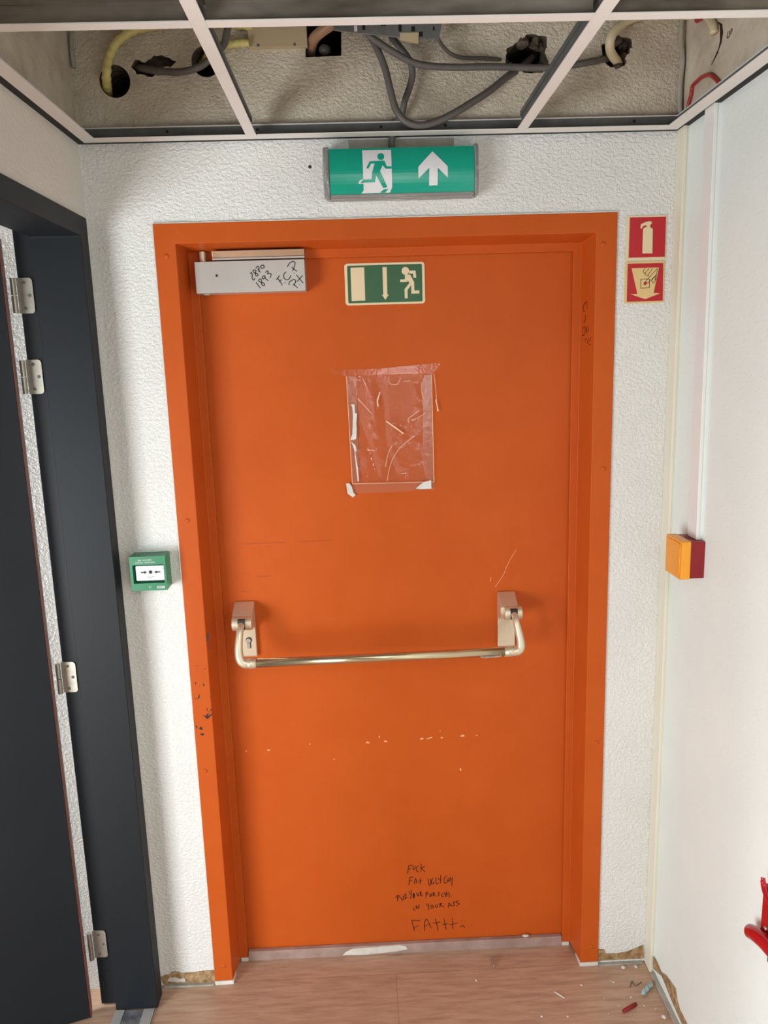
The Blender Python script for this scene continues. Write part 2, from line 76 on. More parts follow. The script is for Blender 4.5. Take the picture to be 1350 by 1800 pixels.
FILM = {'left': [(-0.1167, 1.7573),(-0.0887, 1.7577),(-0.0908, 1.6872),(-0.0925, 1.4741),(-0.1101, 1.4707),(-0.1146, 1.7112)], 'right': [(0.11, 1.7568),(0.0931, 1.7547),(0.085, 1.7383),(0.0873, 1.6609),(0.0841, 1.5667),(0.0799, 1.5536),(0.0866, 1.4948),(0.0916, 1.4758),(0.1128, 1.4697),(0.1117, 1.6341)], 'bottom': [(-0.1107, 1.4694),(0.1127, 1.467),(0.1137, 1.4454),(-0.0025, 1.4427),(-0.1091, 1.4424)], 'top': [(-0.1584, 1.7763),(-0.0294, 1.7762),(0.1158, 1.7859),(0.1391, 1.7864),(0.1153, 1.7591),(-0.0299, 1.7602),(-0.1191, 1.7599),(-0.1485, 1.7684)], 'residue': [(-0.1073, 1.6839),(-0.0969, 1.6848),(-0.0962, 1.6615),(-0.091, 1.6601),(-0.0941, 1.6329),(-0.0933, 1.6198),(-0.0956, 1.5924),(-0.1036, 1.5887),(-0.1114, 1.5903),(-0.1056, 1.6045),(-0.1022, 1.6539),(-0.1029, 1.6773)], 'residue2': [(-0.1103, 1.585),(-0.0988, 1.5754),(-0.0955, 1.5594),(-0.1, 1.557),(-0.0945, 1.5143),(-0.0924, 1.4755),(-0.0959, 1.4756),(-0.0995, 1.5225),(-0.1019, 1.5623),(-0.1066, 1.577)], 'corner': [(0.0617, 1.4499),(0.0739, 1.4603),(0.0861, 1.4679),(0.1048, 1.4727),(0.1057, 1.4484),(0.0777, 1.448)], 'blob': [(-0.1279, 1.4714),(-0.1186, 1.471),(-0.1123, 1.4614),(-0.109, 1.4451),(-0.1026, 1.4382),(-0.1108, 1.4317),(-0.125, 1.443)], 'fold1': [(-0.0287, 1.7149),(-0.0372, 1.6933),(-0.0364, 1.6791),(-0.0321, 1.675),(-0.0342, 1.6906),(-0.0261, 1.7161)], 'fold2': [(-0.0128, 1.6381),(0.0116, 1.6203),(0.0335, 1.6026),(0.0321, 1.6005),(0.0089, 1.6178),(-0.0142, 1.6355)], 'fold3': [(0.1219, 1.6909),(0.1256, 1.6752),(0.1287, 1.6596),(0.1261, 1.6584),(0.123, 1.6753),(0.1198, 1.6904)], 'sheet': [(-0.1158, 1.7598),(0.1114, 1.7575),(0.1127, 1.467),(-0.1107, 1.4694)]}
CREASE_GLINTS = [[(0.0447, 1.6391),(0.0484, 1.6299)], [(0.0447, 1.6391),(0.0567, 1.6491),(0.0765, 1.6615)], [(0.0564, 1.6361),(0.0762, 1.6446),(0.0934, 1.6557)], [(0.0833, 1.7359),(0.0836, 1.7129),(0.0882, 1.696)], [(-0.0031, 1.7539),(-0.0027, 1.7411),(0.0029, 1.7346),(0.0197, 1.7348),(0.0292, 1.7516)], [(0.062, 1.5941),(0.0272, 1.569),(0.0039, 1.5381),(-0.0088, 1.5066),(-0.0151, 1.4747)], [(0.0009, 1.5699),(-0.0103, 1.5491),(-0.0193, 1.5123)], [(0.1175, 1.7591),(0.122, 1.7168),(0.1249, 1.6599)], [(-0.0705, 1.7457),(-0.0645, 1.7328)], [(0.0367, 1.7399),(0.0549, 1.7424)], [(-0.0877, 1.7002),(-0.054, 1.6604)], [(-0.0678, 1.5616),(-0.0468, 1.5583)], [(0.0226, 1.4922),(0.0372, 1.4943)]]
RIVETS = {'rivL': [(-0.5428, 2.0627),(-0.543, 1.4018),(-0.5496, 0.6884),(-0.5408, 0.0611)], 'rivR': [(0.5359, 2.0648),(0.5513, 1.5008),(0.5511, 0.723),(0.5508, 0.064)]}

# ------------------------------------------------------------------ helpers
def srgb(r, g, b):
    f = lambda c: (c / 255 / 12.92) if c / 255 <= 0.04045 else ((c / 255 + 0.055) / 1.055) ** 2.4
    return (f(r), f(g), f(b), 1.0)

class Mat:
    def __init__(self, name, color, rough=0.5, metal=0.0, spec=0.5, coat=0.0):
        self.m = bpy.data.materials.new(name)
        self.m.use_nodes = True
        self.t = self.m.node_tree
        self.b = self.t.nodes['Principled BSDF']
        self.b.inputs['Base Color'].default_value = color
        self.b.inputs['Roughness'].default_value = rough
        self.b.inputs['Metallic'].default_value = metal
        self.b.inputs['Specular IOR Level'].default_value = spec
        self.b.inputs['Coat Weight'].default_value = coat
        self._tc = None
    def link(self, a, b):
        self.t.links.new(a, b)
    def coord(self, scale=(1, 1, 1)):
        if self._tc is None:
            self._tc = self.t.nodes.new('ShaderNodeNewGeometry')
        mp = self.t.nodes.new('ShaderNodeMapping')
        mp.inputs['Scale'].default_value = scale
        self.link(self._tc.outputs['Position'], mp.inputs['Vector'])
        return mp.outputs['Vector']
    def noise(self, scale, detail=3, rough=0.5, stretch=(1, 1, 1), dist=0.0):
        nd = self.t.nodes.new('ShaderNodeTexNoise')
        nd.inputs['Scale'].default_value = scale
        nd.inputs['Detail'].default_value = detail
        nd.inputs['Roughness'].default_value = rough
        nd.inputs['Distortion'].default_value = dist
        self.link(self.coord(stretch), nd.inputs['Vector'])
        return nd.outputs['Fac']
    def ramp(self, fac, stops):
        r = self.t.nodes.new('ShaderNodeValToRGB')
        e = r.color_ramp.elements
        while len(e) < len(stops):
            e.new(0.5)
        for el, (p, c) in zip(e, stops):
            el.position = p
            el.color = c
        self.link(fac, r.inputs['Fac'])
        return r.outputs['Color']
    def mix(self, fac, a, b, mode='MIX'):
        x = self.t.nodes.new('ShaderNodeMix')
        x.data_type = 'RGBA'
        x.blend_type = mode
        for s, v in ((0, fac), (6, a), (7, b)):
            if isinstance(v, (tuple, float, int)):
                x.inputs[s].default_value = v
            else:
                self.link(v, x.inputs[s])
        return x.outputs[2]
    def math(self, op, a, b=0.0):
        x = self.t.nodes.new('ShaderNodeMath')
        x.operation = op
        for i, v in enumerate((a, b)):
            if isinstance(v, (float, int)):
                x.inputs[i].default_value = v
            else:
                self.link(v, x.inputs[i])
        return x.outputs[0]
    def base(self, c):
        self.link(c, self.b.inputs['Base Color'])
    def bump(self, h, strength=0.5, dist=0.002, prev=None):
        x = self.t.nodes.new('ShaderNodeBump')
        x.inputs['Strength'].default_value = strength
        x.inputs['Distance'].default_value = dist
        self.link(h, x.inputs['Height'])
        self.link(x.outputs['Normal'], self.b.inputs['Normal'])
        return x

def varied(name, c1, c2, scale=6, rough=0.5, metal=0.0, bump=0.0, bscale=60, bdist=0.001, spec=0.5, stretch=(1, 1, 1)):
    m = Mat(name, c1, rough, metal, spec)
    m.base(m.ramp(m.noise(scale, 4, 0.6, stretch), [(0.3, c1), (0.7, c2)]))
    if bump:
        m.bump(m.noise(bscale, 3), bump, bdist)
    return m.m

WP = {None: Vector((0, 0, 0))}     # world position of each parent

def empty(name, loc):
    o = bpy.data.objects.new(name, None)
    o.empty_display_size = 0.05
    o.location = loc
    COL.objects.link(o)
    WP[o] = Vector(loc)
    return o

def obj(name, bm, mat, parent=None, bevel=0.0, seg=2, smooth=False, recenter=True):
    """Link a bmesh given in world coordinates as ONE object (children keep their place)."""
    bmesh.ops.recalc_face_normals(bm, faces=bm.faces[:])
    c = Vector((0, 0, 0))
    if recenter and bm.verts:
        xs = [v.co for v in bm.verts]
        lo = Vector([min(v[i] for v in xs) for i in range(3)])
        hi = Vector([max(v[i] for v in xs) for i in range(3)])
        c = (lo + hi) / 2
        for v in bm.verts:
            v.co -= c
    me = bpy.data.meshes.new(name)
    bm.to_mesh(me)
    bm.free()
    me.materials.append(mat)
    if smooth:
        for p in me.polygons:
            p.use_smooth = True
    o = bpy.data.objects.new(name, me)
    COL.objects.link(o)
    if parent is not None:
        o.parent = parent
    o.location = c - WP[parent]
    WP[o] = c
    if bevel:
        b = o.modifiers.new('bevel', 'BEVEL')
        b.width = bevel
        b.segments = seg
        b.limit_method = 'ANGLE'
        b.angle_limit = math.radians(35)
        if seg > 1:
            for p in me.polygons:
                p.use_smooth = True
            w = o.modifiers.new('normals', 'WEIGHTED_NORMAL')
            w.keep_sharp = False
    return o

def tag(o, label, cat=None, group=None, kind=None):
    o['label'] = label
    if cat:
        o['category'] = cat
    if group:
        o['group'] = group
    if kind:
        o['kind'] = kind
    return o

def NB():
    return bmesh.new()

def box(bm, x0, x1, y0, y1, z0, z1):
    v = [bm.verts.new(p) for p in ((x0, y0, z0), (x1, y0, z0), (x1, y1, z0), (x0, y1, z0),
                                   (x0, y0, z1), (x1, y0, z1), (x1, y1, z1), (x0, y1, z1))]
    for f in ((0, 3, 2, 1), (4, 5, 6, 7), (0, 1, 5, 4), (1, 2, 6, 5), (2, 3, 7, 6), (3, 0, 4, 7)):
        bm.faces.new([v[i] for i in f])
    return bm

def prism(bm, pts, axis, a0, a1):
    """Extrude a polygon: axis 'y' takes (x,z), 'x' takes (y,z), 'z' takes (x,y)."""
    def P(p, a):
        return {'y': (p[0], a, p[1]), 'x': (a, p[0], p[1]), 'z': (p[0], p[1], a)}[axis]
    A = [bm.verts.new(P(p, a0)) for p in pts]
    B = [bm.verts.new(P(p, a1)) for p in pts]
    fa = bm.faces.new(A)
    fb = bm.faces.new(B[::-1])
    fa.normal_update()
    fb.normal_update()
    n = len(pts)
    for i in range(n):
        j = (i + 1) % n
        bm.faces.new((A[i], B[i], B[j], A[j]))
    bmesh.ops.triangulate(bm, faces=[fa, fb])
    return bm

def disc(cx, cz, r, n=24):
    return [(cx + r * math.cos(2 * math.pi * i / n), cz + r * math.sin(2 * math.pi * i / n)) for i in range(n)]

def cyl(bm, p0, p1, r, n=20, r1=None):
    return tube(bm, [p0, p1], [r, r if r1 is None else r1], n)

def smooth_path(pts, k=6):
    P = [Vector(p) for p in pts]
    if len(P) < 3:
        return P
    out = []
    for i in range(len(P) - 1):
        p0, p1, p2, p3 = P[max(i - 1, 0)], P[i], P[i + 1], P[min(i + 2, len(P) - 1)]
        for s in range(k):
            t = s / k
            out.append(0.5 * ((2 * p1) + (p2 - p0) * t + (2 * p0 - 5 * p1 + 4 * p2 - p3) * t * t + (3 * p1 - p0 - 3 * p2 + p3) * t ** 3))
    out.append(P[-1])
    return out

def tube(bm, pts, r, n=14, ry=None):
    pts = [Vector(p) for p in pts]
    rs = r if isinstance(r, (list, tuple)) else [r] * len(pts)
    rings = []
    up = None
    for i, p in enumerate(pts):
        t = (pts[min(i + 1, len(pts) - 1)] - pts[max(i - 1, 0)]).normalized()
        if up is None:
            up = Vector((0, 0, 1)) if abs(t.z) < 0.9 else Vector((1, 0, 0))
        u = (up - t * up.dot(t)).normalized()
        w = t.cross(u)
        up = u
        ring = []
        for k in range(n):
            a = 2 * math.pi * k / n
            q = rs[i]
            ring.append(bm.verts.new(p + u * math.cos(a) * q + w * math.sin(a) * (q if ry is None else ry)))
        rings.append(ring)
    for a, b in zip(rings, rings[1:]):
        for k in range(n):
            bm.faces.new((a[k], a[(k + 1) % n], b[(k + 1) % n], b[k]))
    bm.faces.new(rings[0][::-1])
    bm.faces.new(rings[-1])
    return bm

def dome(bm, c, r, h, nrm=(0, -1, 0), n=16):
    nv = Vector(nrm)
    u = nv.orthogonal().normalized()
    w = nv.cross(u)
    c = Vector(c)
    rings = []
    for s in range(4):
        a = s / 4 * math.pi / 2
        rings.append([bm.verts.new(c + (u * math.cos(2 * math.pi * k / n) + w * math.sin(2 * math.pi * k / n)) * r * math.cos(a) + nv * h * math.sin(a)) for k in range(n)])
    top = bm.verts.new(c + nv * h)
    for a, b in zip(rings, rings[1:]):
        for k in range(n):
            bm.faces.new((a[k], a[(k + 1) % n], b[(k + 1) % n], b[k]))
    for k in range(n):
        bm.faces.new((rings[-1][k], rings[-1][(k + 1) % n], top))
    bm.faces.new(rings[0])
    return bm

def pen(bm, strokes, width, to3, closed=False):
    """Flat pen strokes: to3(u, v) gives the world point on the surface."""
    h = width / 2
    for st in strokes:
        p = [Vector(q) for q in st]
        if len(p) > 2:
            q = [Vector((a[0], a[1], 0)) for a in p]
            p = [Vector((a.x, a.y)) for a in smooth_path(q, 3)]
        for a, b in zip(p, p[1:]):
            d = b - a
            if d.length < 1e-6:
                continue
            d.normalize()
            e = d * h * 0.6
            nrm = Vector((-d.y, d.x)) * h
            q = [a - e * 0.9 - nrm * 0.7, a - e * 0.9 + nrm * 0.7, a + nrm, b + nrm, b + e * 0.9 + nrm * 0.7, b + e * 0.9 - nrm * 0.7, b - nrm, a - nrm]
            q = [q[0], q[1], q[2], q[3], q[4], q[5], q[6], q[7]]
            bm.faces.new([bm.verts.new(to3(v.x, v.y)) for v in q])
    return bm

def text_bm(s, size, to3, align='CENTER'):
    cu = bpy.data.curves.new('t', 'FONT')
    cu.body = s
    cu.size = size
    cu.align_x = align
    o = bpy.data.objects.new('t', cu)
    COL.objects.link(o)
    dg = bpy.context.evaluated_depsgraph_get()
    me = bpy.data.meshes.new_from_object(o.evaluated_get(dg))
    bm = bmesh.new()
    bm.from_mesh(me)
    for v in bm.verts:
        v.co = Vector(to3(v.co.x, v.co.y))
    bpy.data.objects.remove(o)
    bpy.data.curves.remove(cu)
    bpy.data.meshes.remove(me)
    return bm

def frame_sweep(bm, prof, put, zb):
    """Door frame: each profile point (half width, head height, depth) makes a U; put(s, d, z) -> world."""
    rows = []
    for hw, zt, d in prof:
        rows.append([bm.verts.new(put(s, d, z)) for s, z in ((-hw, zb), (-hw, zt), (hw, zt), (hw, zb))])
    n = len(rows)
    for i in range(n):
        a, b = rows[i], rows[(i + 1) % n]
        for k in range(3):
            bm.faces.new((a[k], a[k + 1], b[k + 1], b[k]))
    bm.faces.new([r[0] for r in rows])
    bm.faces.new([r[3] for r in rows][::-1])
    return bm

# ------------------------------------------------------------------ materials
def stucco(name, c1, c2, grain, strength, dist, rough, spec=0.5):
    m = Mat(name, c1, rough, 0, spec)
    m.base(m.ramp(m.noise(3.0, 4, 0.6), [(0.35, c1), (0.7, c2)]))
    a = m.noise(grain, 3, 0.55, (1, 1, 1.3), 0.25)
    b = m.noise(grain * 3.2, 2, 0.5)
    h = m.math('ADD', m.ramp(a, [(0.36, (0, 0, 0, 1)), (0.66, (1, 1, 1, 1))]), m.math('MULTIPLY', b, 0.35))
    m.bump(h, strength, dist)
    return m

# painted stucco up to the ceiling line, above it a tan mixing dirty plaster with the void's dimness
_sm = stucco('wall_stucco', srgb(226, 224, 220), srgb(233, 232, 229), 110, 0.6, 0.0032, 0.36)
def dim_plaster_above(m):
    z = m.t.nodes.new('ShaderNodeSeparateXYZ')
    m.link(m.coord(), z.inputs[0])
    pl = m.ramp(m.noise(9, 8, 0.7), [(0.28, srgb(176, 160, 138)), (0.45, srgb(204, 190, 170)), (0.7, srgb(224, 212, 194))])
    old = m.b.inputs['Base Color'].links[0].from_socket
    m.base(m.mix(m.math('GREATER_THAN', z.outputs['Z'], 2.345), old, pl))
    return m.m
M_STUCCO = dim_plaster_above(_sm)

_rm = Mat('right_wall_paint', srgb(236, 237, 234), 0.5)
_v = _rm.noise(55, 3, 0.5, (1, 1, 1.6), 0.4)
_rm.base(_rm.ramp(_rm.noise(4, 3), [(0.3, srgb(227, 236, 232)), (0.7, srgb(233, 241, 237))]))
_rm.bump(_rm.ramp(_v, [(0.55, (0, 0, 0, 1)), (0.75, (1, 1, 1, 1))]), 0.35, 0.0015)
M_RIGHT = dim_plaster_above(_rm)
_lm = Mat('left_wall_paint', srgb(222, 216, 206), 0.5)
_v = _lm.noise(60, 3, 0.5, (1, 1, 1.6), 0.4)
_lm.base(_lm.ramp(_lm.noise(4, 3), [(0.3, srgb(219, 212, 202)), (0.7, srgb(226, 220, 211))]))
_lm.bump(_lm.ramp(_v, [(0.45, (0, 0, 0, 1)), (0.75, (1, 1, 1, 1))]), 0.35, 0.0015)
M_LEFT = dim_plaster_above(_lm)

_om = Mat('orange_paint', srgb(192, 86, 30), 0.42, 0, 0.14)
_om.base(_om.ramp(_om.noise(5, 5, 0.65), [(0.3, srgb(189, 83, 28)), (0.7, srgb(196, 89, 32))]))
_om.bump(_om.noise(38, 3, 0.5), 0.06, 0.002)
M_ORANGE = _om.m
M_ORANGE_OLD = varied('orange_chip_light', srgb(238, 160, 110), srgb(245, 180, 140), 90, 0.5)
M_ORANGE_DARK = varied('orange_dirt_line', srgb(140, 60, 25), srgb(150, 66, 28), 60, 0.6)
M_BLACK = varied('anthracite_paint', srgb(23, 27, 32), srgb(26, 30, 35), 4, 0.5, 0, 0.05, 40, 0.001, 0.25)
M_BROWN_EDGE = varied('red_brown_lipping', srgb(100, 48, 36), srgb(84, 40, 30), 30, 0.5)
M_WHITE = varied('white_lacquer', srgb(226, 221, 216), srgb(231, 227, 222), 8, 0.4)
M_CREAM_TRUNK = varied('aged_cream_plastic', srgb(226, 220, 200), srgb(231, 226, 210), 5, 0.45)
M_WHITE_TRUNK = varied('white_plastic', srgb(228, 228, 224), srgb(233, 233, 230), 5, 0.42)
M_GAP = varied('gap_shade_black', srgb(16, 15, 14), srgb(22, 20, 19), 20, 0.7)  # flat black for the shade inside the deep trim gap, reused on slots
M_GREYMETAL = varied('galvanised_metal', srgb(120, 121, 120), srgb(140, 141, 140), 25, 0.45, 0.5, 0.05, 90)
M_DARKMETAL = varied('dull_grey_profile', srgb(96, 97, 96), srgb(112, 113, 112), 25, 0.5, 0.3)
M_BRASS = varied('champagne_anodised', srgb(226, 212, 186), srgb(218, 203, 176), 12, 0.36, 0.6, 0.03, 200)
M_BRASS_DARK = varied('champagne_bar', srgb(216, 198, 164), srgb(208, 190, 155), 12, 0.22, 0.9)
M_STEEL = varied('brushed_steel', srgb(184, 177, 166), srgb(168, 161, 150), 60, 0.42, 0.7)
M_STEEL_PAINT = varied('silver_paint', srgb(186, 180, 174), srgb(192, 186, 180), 10, 0.38, 0.35)
M_FILM_GLINT = varied('pale_film_glint', srgb(238, 196, 164), srgb(244, 206, 176), 60, 0.3)  # pale tone puts the glints on the film into the colour
M_BLUEFOIL = varied('pale_blue_wrapper', srgb(120, 168, 176), srgb(190, 206, 206), 120, 0.3)
M_ALU = varied('aluminium', srgb(206, 206, 206), srgb(216, 216, 216), 40, 0.42, 0.25, 0, 60, 0.001, 0.5, (1, 1, 6))
M_INK = varied('black_marker_ink', srgb(24, 18, 18), srgb(36, 26, 24), 80, 0.6)
M_INK_BROWN = varied('thin_brown_ink', srgb(34, 12, 8), srgb(46, 18, 12), 80, 0.6)
M_BLACKPLASTIC = varied('black_plastic', srgb(26, 25, 25), srgb(34, 33, 32), 40, 0.5)
M_GREYCABLE = varied('grey_cable_sheath', srgb(90, 84, 80), srgb(101, 95, 91), 30, 0.5)
M_YELLOW_CONDUIT = varied('yellow_conduit', srgb(206, 190, 116), srgb(214, 199, 130), 30, 0.45)
M_CREAM_CONDUIT = varied('cream_conduit', srgb(218, 202, 164), srgb(226, 211, 178), 30, 0.45)
M_TAN_CONDUIT = varied('tan_conduit', srgb(168, 128, 100), srgb(180, 140, 112), 20, 0.4)
M_BOARD = varied('beige_board', srgb(186, 166, 130), srgb(196, 176, 142), 6, 0.6)
M_REDWIRE = varied('red_wire', srgb(168, 38, 40), srgb(180, 46, 48), 30, 0.4)
M_GLOW = varied('photoluminescent_cream', srgb(226, 208, 168), srgb(231, 214, 176), 10, 0.45)
M_SIGNGREEN = varied('sign_green', srgb(22, 84, 44), srgb(26, 90, 48), 8, 0.35)
M_EXITGREEN = varied('exit_green', srgb(18, 158, 132), srgb(22, 164, 138), 8, 0.2)
M_SIGNRED = varied('sign_red', srgb(184, 26, 36), srgb(190, 30, 40), 8, 0.35)
M_TAN = varied('sign_tan', srgb(224, 190, 128), srgb(228, 196, 136), 8, 0.45)
M_SIGNWHITE = varied('sign_white', srgb(228, 226, 228), srgb(234, 232, 234), 10, 0.3)
M_CALLGREEN = varied('call_point_green', srgb(36, 126, 84), srgb(41, 132, 89), 12, 0.34)
M_CALLGREEN_D = varied('call_point_recess', srgb(26, 100, 64), srgb(30, 106, 68), 12, 0.4)
M_BOXYELLOW = varied('amber_plastic', srgb(238, 158, 42), srgb(242, 164, 48), 12, 0.35)
M_BOXRED = varied('dark_red_plastic', srgb(134, 16, 25), srgb(142, 20, 28), 12, 0.4)
M_GLOSSRED = varied('glossy_red_enamel', srgb(168, 14, 26), srgb(176, 18, 30), 12, 0.15)
M_HOLE = varied('shaded_hole_rubble', srgb(52, 44, 36), srgb(112, 98, 82), 60, 0.9, 0, 0.6, 90, 0.004)  # raw masonry, darkened so the cavity's shade sits in its colour
M_BARE = Mat('bare_brown_plaster', srgb(150, 120, 84), 0.85)
M_BARE.base(M_BARE.ramp(M_BARE.noise(55, 5, 0.7), [(0.3, srgb(110, 78, 44)), (0.5, srgb(158, 126, 88)), (0.7, srgb(196, 172, 138))]))
M_BARE.bump(M_BARE.noise(120, 3), 0.7, 0.003)
M_BARE = M_BARE.m
M_PATCH = varied('unpainted_grey_plaster', srgb(158, 150, 134), srgb(178, 172, 160), 30, 0.7, 0, 0.3, 80, 0.002)
M_CAULK = varied('white_caulk', srgb(226, 222, 214), srgb(206, 200, 190), 40, 0.5, 0, 0.3, 120, 0.001)
M_GREYSTRIP = varied('grey_floor_joint', srgb(150, 146, 136), srgb(184, 178, 166), 25, 0.6)
M_SILL = varied('worn_grey_sill_paint', srgb(150, 122, 112), srgb(178, 154, 146), 14, 0.42, 0, 0.2, 60)
M_WEB = varied('mottled_tee_web', srgb(84, 74, 63), srgb(172, 162, 150), 3.5, 0.3, 0.4, 0, 60, 0.001, 0.5, (1, 1, 3))
M_RAIL = varied('polished_rail', srgb(200, 190, 180), srgb(190, 180, 170), 30, 0.13, 1.0)
M_SLAB = varied('dirty_concrete', srgb(70, 62, 54), srgb(124, 112, 98), 5, 0.55, 0, 0.3, 30, 0.003)

def clear(name, tint, alpha, rough=0.08, col=(0.9, 0.9, 0.9, 1), bump=None, crinkle=None):
    """See-through plastic: part transparent, part glossy and faintly milky."""
    m = Mat(name, col, rough, 0, 0.5)
    tr = m.t.nodes.new('ShaderNodeBsdfTransparent')
    tr.inputs[0].default_value = tint
    mx = m.t.nodes.new('ShaderNodeMixShader')
    mx.inputs[0].default_value = alpha
    out = m.t.nodes['Material Output']
    gl = m.t.nodes.new('ShaderNodeBsdfGlossy')
    gl.inputs['Roughness'].default_value = rough
    fr = m.t.nodes.new('ShaderNodeFresnel')
    fr.inputs[0].default_value = 1.5
    m2 = m.t.nodes.new('ShaderNodeMixShader')
    m.link(tr.outputs[0], mx.inputs[1])
    m.link(m.b.outputs[0], mx.inputs[2])
    m.link(fr.outputs[0], m2.inputs[0])
    m.link(mx.outputs[0], m2.inputs[1])
    m.link(gl.outputs[0], m2.inputs[2])
    m.link(m2.outputs[0], out.inputs[0])
    if bump:
        h = m.noise(bump[0], 3, 0.6)
        if crinkle:
            # finely crushed patch of the film
            sub = m.t.nodes.new('ShaderNodeVectorMath')
            sub.operation = 'SUBTRACT'
            m.link(m.coord(), sub.inputs[0])
            sub.inputs[1].default_value = crinkle[0]
            mul = m.t.nodes.new('ShaderNodeVectorMath')
            mul.operation = 'MULTIPLY'
            m.link(sub.outputs[0], mul.inputs[0])
            mul.inputs[1].default_value = crinkle[1]
            ln = m.t.nodes.new('ShaderNodeVectorMath')
            ln.operation = 'LENGTH'
            m.link(mul.outputs[0], ln.inputs[0])
            mask = m.ramp(ln.outputs['Value'], [(0.35, (1, 1, 1, 1)), (0.55, (0, 0, 0, 1))])
            h = m.math('ADD', h, m.math('MULTIPLY', m.math('MULTIPLY', m.noise(330, 2, 0.5), mask), 0.9))
        b = m.bump(h, bump[1], bump[2])
        for s in (gl, fr):
            m.link(b.outputs[0], s.inputs['Normal'])
    return m.m

M_FILM = clear('clear_plastic_film', (0.97, 0.95, 0.92, 1), 0.05, 0.07, srgb(225, 195, 165), (60, 0.45, 0.003), ((0.028, 0.095, 1.700), (14, 1, 7.5)))
M_TAPE = clear('clear_adhesive_tape', (0.97, 0.95, 0.93, 1), 0.10, 0.16, srgb(232, 200, 176), (70, 0.25, 0.002))
M_TAPE_THIN = clear('thin_clear_tape', (0.99, 0.98, 0.97, 1), 0.02, 0.12, srgb(206, 170, 146), (70, 0.25, 0.002))
M_COVER = clear('clear_grey_cover', (0.9, 0.9, 0.9, 1), 0.30, 0.1, srgb(214, 213, 208))

_fm = Mat('wood_vinyl_floor', srgb(150, 108, 84), 0.42)
_g = _fm.noise(9, 8, 0.65, (0.9, 8, 1), 0.35)
_c = _fm.ramp(_g, [(0.25, srgb(158, 126, 104)), (0.5, srgb(188, 154, 130)), (0.75, srgb(206, 174, 150))])
_br = _fm.t.nodes.new('ShaderNodeTexBrick')
_br.inputs['Scale'].default_value = 1.0
_br.inputs['Brick Width'].default_value = 1.22
_br.inputs['Row Height'].default_value = 0.235
_br.inputs['Mortar Size'].default_value = 0.0008
_br.inputs['Color1'].default_value = (1, 1, 1, 1)
_br.inputs['Color2'].default_value = (0.86, 0.86, 0.86, 1)
_br.inputs['Mortar'].default_value = (0.55, 0.5, 0.46, 1)
_mp = _fm.t.nodes.new('ShaderNodeMapping')
_mp.inputs['Location'].default_value = (0.645, 0.235, 0)
_fm.link(_fm.coord(), _mp.inputs['Vector'])
_fm.link(_mp.outputs[0], _br.inputs['Vector'])
_fm.base(_fm.mix(1.0, _c, _br.outputs['Color'], 'MULTIPLY'))
_fm.bump(_fm.noise(30, 5, 0.6, (1, 9, 1)), 0.12, 0.001)
M_FLOOR = _fm.m

# ------------------------------------------------------------------ structure
DY = 0.095          # front of the orange door leaf
ZC = 2.322          # underside of the ceiling grid
XL, XR = -0.731, 0.725

floor = obj('floor', box(NB(), -2.6, 0.95, -4.2, 0.3, -0.1, 0.0), M_FLOOR)
tag(floor, 'brown wood-look vinyl floor', 'floor', kind='structure')

def boolean_cut(o, cutters):
    for c in cutters:
        md = o.modifiers.new('cut', 'BOOLEAN')
        md.operation = 'DIFFERENCE'
        md.solver = 'EXACT'
        md.object = c
        md.material_mode = 'TRANSFER'
    dg = bpy.context.evaluated_depsgraph_get()
    me = bpy.data.meshes.new_from_object(o.evaluated_get(dg))
    o.modifiers.clear()
    old = o.data
    o.data = me
    bpy.data.meshes.remove(old)
    for c in cutters:
        d = c.data
        bpy.data.objects.remove(c)
        bpy.data.meshes.remove(d)

def rough_ring(pts, amp, seed):
    rnd = random.Random(seed)
    out = []
    n = len(pts)
    for i in range(n):
        a, b = pts[i], pts[(i + 1) % n]
        out.append(a)
        for t in (0.33, 0.66):
            out.append((a[0] + (b[0] - a[0]) * t + rnd.uniform(-amp, amp), a[1] + (b[1] - a[1]) * t + rnd.uniform(-amp, amp)))
    return out

wb = obj('wall_back', box(NB(), -2.3, XR, 0.0, 0.25, 0.0, 2.62), M_STUCCO)
cut = [obj('c', box(NB(), -0.56, 0.56, -0.1, 0.4, -0.1, 2.13), M_STUCCO)]
for k in ('round1', 'round2'):
    (cx, cz), (ex, ez) = HOLES[k]
    cut.append(obj('c', prism(NB(), disc(cx, cz, 0.5 * 0.072 if k == 'round1' else 0.034, 40), 'y', -0.1, 0.23), M_HOLE))
cut.append(obj('c', prism(NB(), HOLES['square'], 'y', -0.1, 0.22), M_HOLE))
for i, k in enumerate(('rough1', 'rough2', 'rough3')):
    cut.append(obj('c', prism(NB(), rough_ring(HOLES[k], 0.003, i), 'y', -0.1, (0.2, 0.2, 0.03)[i]), M_HOLE))
boolean_cut(wb, cut)
tag(wb, 'white stucco back wall around the orange door', 'wall', kind='structure')
# rubble lying in the two chiselled holes, bare patches and loose paint belong to the wall
for k, dep, seed in (('rough1', 0.05, 3), ('rough2', 0.05, 5)):
    rnd = random.Random(seed)
    P = HOLES[k]
    cx = sum(p[0] for p in P) / len(P)
    cz = sum(p[1] for p in P) / len(P)
    bm = NB()
    for i in range(9):
        p = P[rnd.randrange(len(P))]
        t = rnd.uniform(0.72, 1.0)
        c = Vector((cx + (p[0] - cx) * t, rnd.uniform(0.004, 0.05), cz + (p[1] - cz) * t))
        q = bmesh.ops.create_icosphere(bm, subdivisions=2, radius=rnd.uniform(0.008, 0.016), matrix=Matrix.Translation(c))
        for v in q['verts']:
            v.co += Vector([rnd.uniform(-0.003, 0.003) for _ in range(3)])
    obj('rubble', bm, M_HOLE, wb)
obj('bare_plaster', prism(NB(), BARE_LEFT, 'y', -0.003, 0.001), M_BARE, wb)['label'] = 'bare brown plaster at wall foot'
